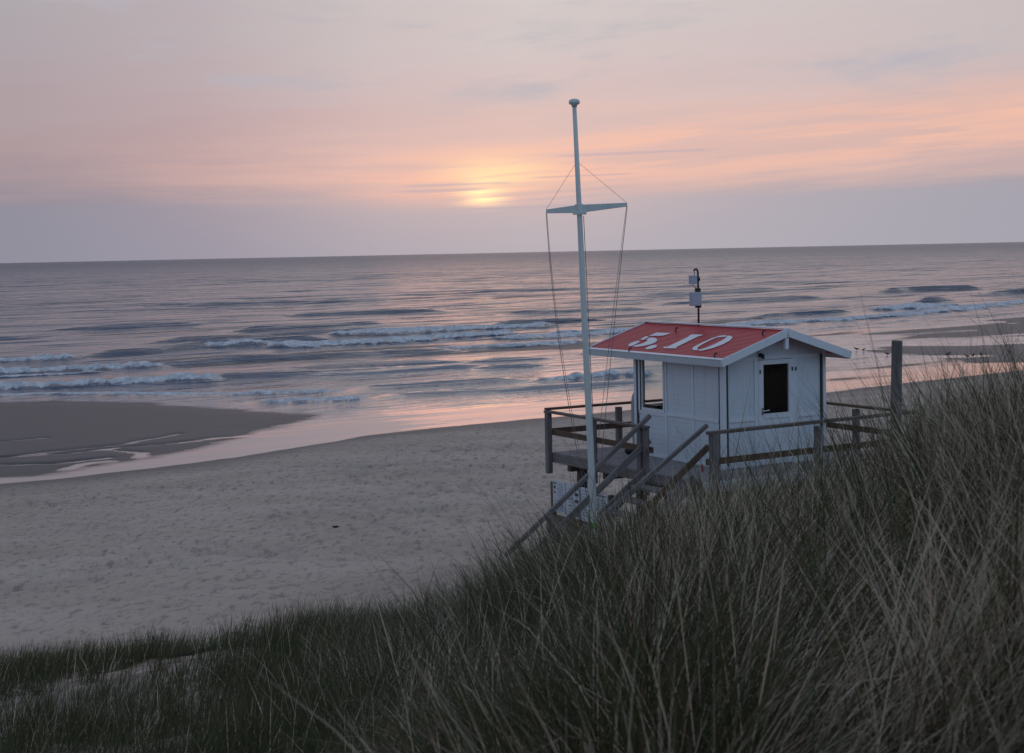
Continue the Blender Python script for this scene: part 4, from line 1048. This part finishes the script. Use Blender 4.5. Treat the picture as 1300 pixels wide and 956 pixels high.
# ------------------------------------------------------------------ sky and light
wd_ = bpy.data.worlds.new('World'); scene.world = wd_; wd_.cycles.sampling_method = 'NONE'; wd_.use_nodes = True
nt = NT(wd_.node_tree); nt.n.clear()
co = nt.new('ShaderNodeTexCoord').outputs['Generated']
sp_ = nt.new('ShaderNodeSeparateXYZ'); nt.put(sp_.inputs[0], co)
x, y, z = sp_.outputs
el = nt.math('MULTIPLY', nt.math('ARCSINE', z), 57.29578)
azd = nt.math('MULTIPLY', nt.math('ARCTAN2', x, y), 57.29578)
elp = nt.math('MAXIMUM', el, 0)
def vec(a, b_, c_=0.0):
    n_ = nt.new('ShaderNodeCombineXYZ'); nt.put(n_.inputs[0], a); nt.put(n_.inputs[1], b_); n_.inputs[2].default_value = c_; return n_.outputs[0]
tilt = nt.math('MULTIPLY', nt.math('MAXIMUM', azd, -3), .055)
eb = nt.math('SUBTRACT', el, tilt)
n1 = nt.noise(vec(nt.math('MULTIPLY', azd, .055), nt.math('MULTIPLY', eb, .42), 3.1), 1, 5, .55)
n2 = nt.noise(vec(nt.math('MULTIPLY', azd, .09), nt.math('MULTIPLY', eb, 1.5), 8.7), 1, 5, .6)
n3 = nt.noise(vec(nt.math('MULTIPLY', azd, .16), nt.math('MULTIPLY', eb, 3.4), 5.2), 1, 3, .5)
n1c = nt.math('SUBTRACT', n1, .5); n2c = nt.math('SUBTRACT', n2, .5)
elw = nt.math('ADD', elp, nt.math('ADD', nt.math('MULTIPLY', n1c, 4.5), nt.math('MULTIPLY', n2c, 2.4)))
rt = nt.math('SQRT', nt.math('DIVIDE', nt.math('MAXIMUM', elw, 0), 90))
def e2(v): return math.sqrt(v / 90)
base = nt.ramp(rt, [(0, (.43, .415, .47)), (e2(1.2), (.44, .415, .465)), (e2(2.2), (.47, .41, .44)), (e2(3.6), (.66, .49, .47)), (e2(6), (.67, .545, .535)), (e2(9.5), (.655, .60, .585)),
                    (e2(18), (.52, .50, .52)), (e2(38), (.40, .44, .54)), (1, (.37, .43, .57))])
azf = nt.math('DIVIDE', nt.math('ADD', azd, 40), 80, clamp=True)
azr = nt.ramp(azf, [(0, (.56, .58, .68)), (.28, (.65, .66, .72)), (.36, (.76, .735, .79)), (.44, (.93, .91, .93)), (.51, (1, 1, 1)), (.62, (.96, .95, .96)), (.74, (.87, .87, .90)), (1, (.66, .68, .76))])
sky = nt.mix(1.0, base, azr, 'MULTIPLY')
# salmon cloud bank
dband = nt.math('DIVIDE', nt.math('SUBTRACT', nt.math('ADD', eb, nt.math('MULTIPLY', n1c, 1.2)), 3.35), 1.35)
bnd = nt.math('POWER', 2.71828, nt.math('MULTIPLY', nt.math('MULTIPLY', dband, dband), -1))
bm = nt.ramp(azf, [(.30, 0.0), (.42, .35), (.50, 1.0), (.75, .95), (.95, .2)])
st_ = nt.math('MULTIPLY', nt.smooth(n2, .40, .58), nt.math('ADD', .6, nt.math('MULTIPLY', nt.smooth(n3, .35, .6), .4)))
fb_ = nt.math('MULTIPLY', nt.math('MULTIPLY', bnd, bm), nt.math('ADD', .30, nt.math('MULTIPLY', st_, .62)))
sky = nt.mix(fb_, sky, (.93, .53, .40, 1))
# lavender bank along the horizon, crisp upper edge
lav = nt.math('SUBTRACT', 1, nt.smooth(nt.math('ADD', el, nt.math('MULTIPLY', n2c, .55)), 1.75, 2.5))
sky = nt.mix(nt.math('MULTIPLY', lav, .8), sky, nt.mix(1.0, (.445, .425, .475, 1), azr, 'MULTIPLY'))
# sun behind the veil
def gauss(sa_, se_, ca0, ce0):
    a_ = nt.math('DIVIDE', nt.math('SUBTRACT', azd, ca0), sa_); b2 = nt.math('DIVIDE', nt.math('SUBTRACT', el, ce0), se_)
    return nt.math('POWER', 2.71828, nt.math('MULTIPLY', nt.math('ADD', nt.math('MULTIPLY', a_, a_), nt.math('MULTIPLY', b2, b2)), -1))
front = nt.math('GREATER_THAN', y, 0)
g3 = nt.math('MULTIPLY', gauss(8, 2.6, -.6, 3.0), .30)
g2 = nt.math('MULTIPLY', gauss(4.2, .95, -.8, 2.65), .80)
g1 = gauss(.78, .44, -.95, 2.20)
g1b = nt.math('MULTIPLY', gauss(1.9, .58, -.4, 2.95), .92)
cut = nt.math('ADD', .25, nt.math('MULTIPLY', nt.smooth(n3, .38, .56), .80))
lowcut = nt.smooth(nt.math('ADD', el, nt.math('MULTIPLY', n2c, .5)), 1.25, 2.1)
sky = nt.mix(nt.math('MULTIPLY', g3, front), sky, (.98, .60, .48, 1))
sky = nt.mix(nt.math('MULTIPLY', nt.math('MULTIPLY', g2, lowcut), cut, clamp=True), sky, (1.02, .54, .40, 1))
sky = nt.mix(nt.math('MULTIPLY', g1b, nt.math('ADD', .45, nt.math('MULTIPLY', cut, .55)), clamp=True), sky, (1.10, .76, .44, 1))
sky = nt.mix(nt.math('MULTIPLY', nt.math('MULTIPLY', g1, lowcut), cut, clamp=True), sky, (1.75, 1.15, .55, 1))
# thin dark bars of cloud crossing the sun
for (ec, wdt, a0, a1) in ((2.60, .055, -4.4, .5), (2.40, .05, -4.6, -.4), (2.74, .035, .3, 5.0), (1.66, .05, -2.6, 3.0), (3.5, .05, 1.4, 8)):
    q = nt.math('DIVIDE', nt.math('SUBTRACT', nt.math('SUBTRACT', el, nt.math('MULTIPLY', azd, .018)), ec), wdt)
    q = nt.math('POWER', 2.71828, nt.math('MULTIPLY', nt.math('MULTIPLY', q, q), -1))
    rg = nt.math('MULTIPLY', nt.smooth(azd, a0, a0 + 1.2), nt.math('SUBTRACT', 1, nt.smooth(azd, a1 - 1.0, a1)))
    sky = nt.mix(nt.math('MULTIPLY', nt.math('MULTIPLY', q, rg), .6), sky, (.52, .42, .47, 1))
# soft grey-blue rifts high up
rift = nt.math('MULTIPLY', nt.smooth(nt.noise(vec(nt.math('MULTIPLY', azd, .12), nt.math('MULTIPLY', eb, .55), 1.7), 1, 5, .6), .50, .70), nt.smooth(el, 3.8, 7))
sky = nt.mix(nt.math('MULTIPLY', rift, .75), sky, (.47, .46, .51, 1))
# behind the camera and overhead: cool dusk blue
back = nt.math('SUBTRACT', 1, nt.smooth(y, -.15, .75))
back = nt.math('MULTIPLY', back, nt.smooth(nt.math('SUBTRACT', 1, z), .0, .35))
lr = nt.smooth(x, -.95, .75)
sky = nt.mix(back, sky, nt.mix(lr, (.215, .285, .40, 1), (.31, .415, .58, 1)))
bgn = nt.new('ShaderNodeBackground'); nt.put(bgn.inputs[0], sky); bgn.inputs[1].default_value = 1.0
out = nt.new('ShaderNodeOutputWorld'); nt.l.new(bgn.outputs[0], out.inputs[0])

sun = bpy.data.lights.new('sun', 'SUN'); sun.energy = .010; sun.angle = math.radians(9); sun.color = (1, .40, .22)
so = bpy.data.objects.new('sun', sun); COL.objects.link(so)
se_, sz_ = math.radians(2.6), math.radians(-.6)
sd = Vector((math.sin(sz_) * math.cos(se_), math.cos(sz_) * math.cos(se_), math.sin(se_)))
so.rotation_euler = sd.to_track_quat('Z', 'Y').to_euler(); so.location = (0, 0, 40)

# ------------------------------------------------------------------ render settings
scene.view_settings.view_transform = 'Standard'
scene.view_settings.look = 'None'
scene.view_settings.exposure = 0
scene.view_settings.gamma = 1
scene.render.engine = 'CYCLES'
scene.cycles.use_denoising = True
scene.cycles.max_bounces = 6
scene.cycles.transparent_max_bounces = 8
scene.render.resolution_x, scene.render.resolution_y = 1024, 753
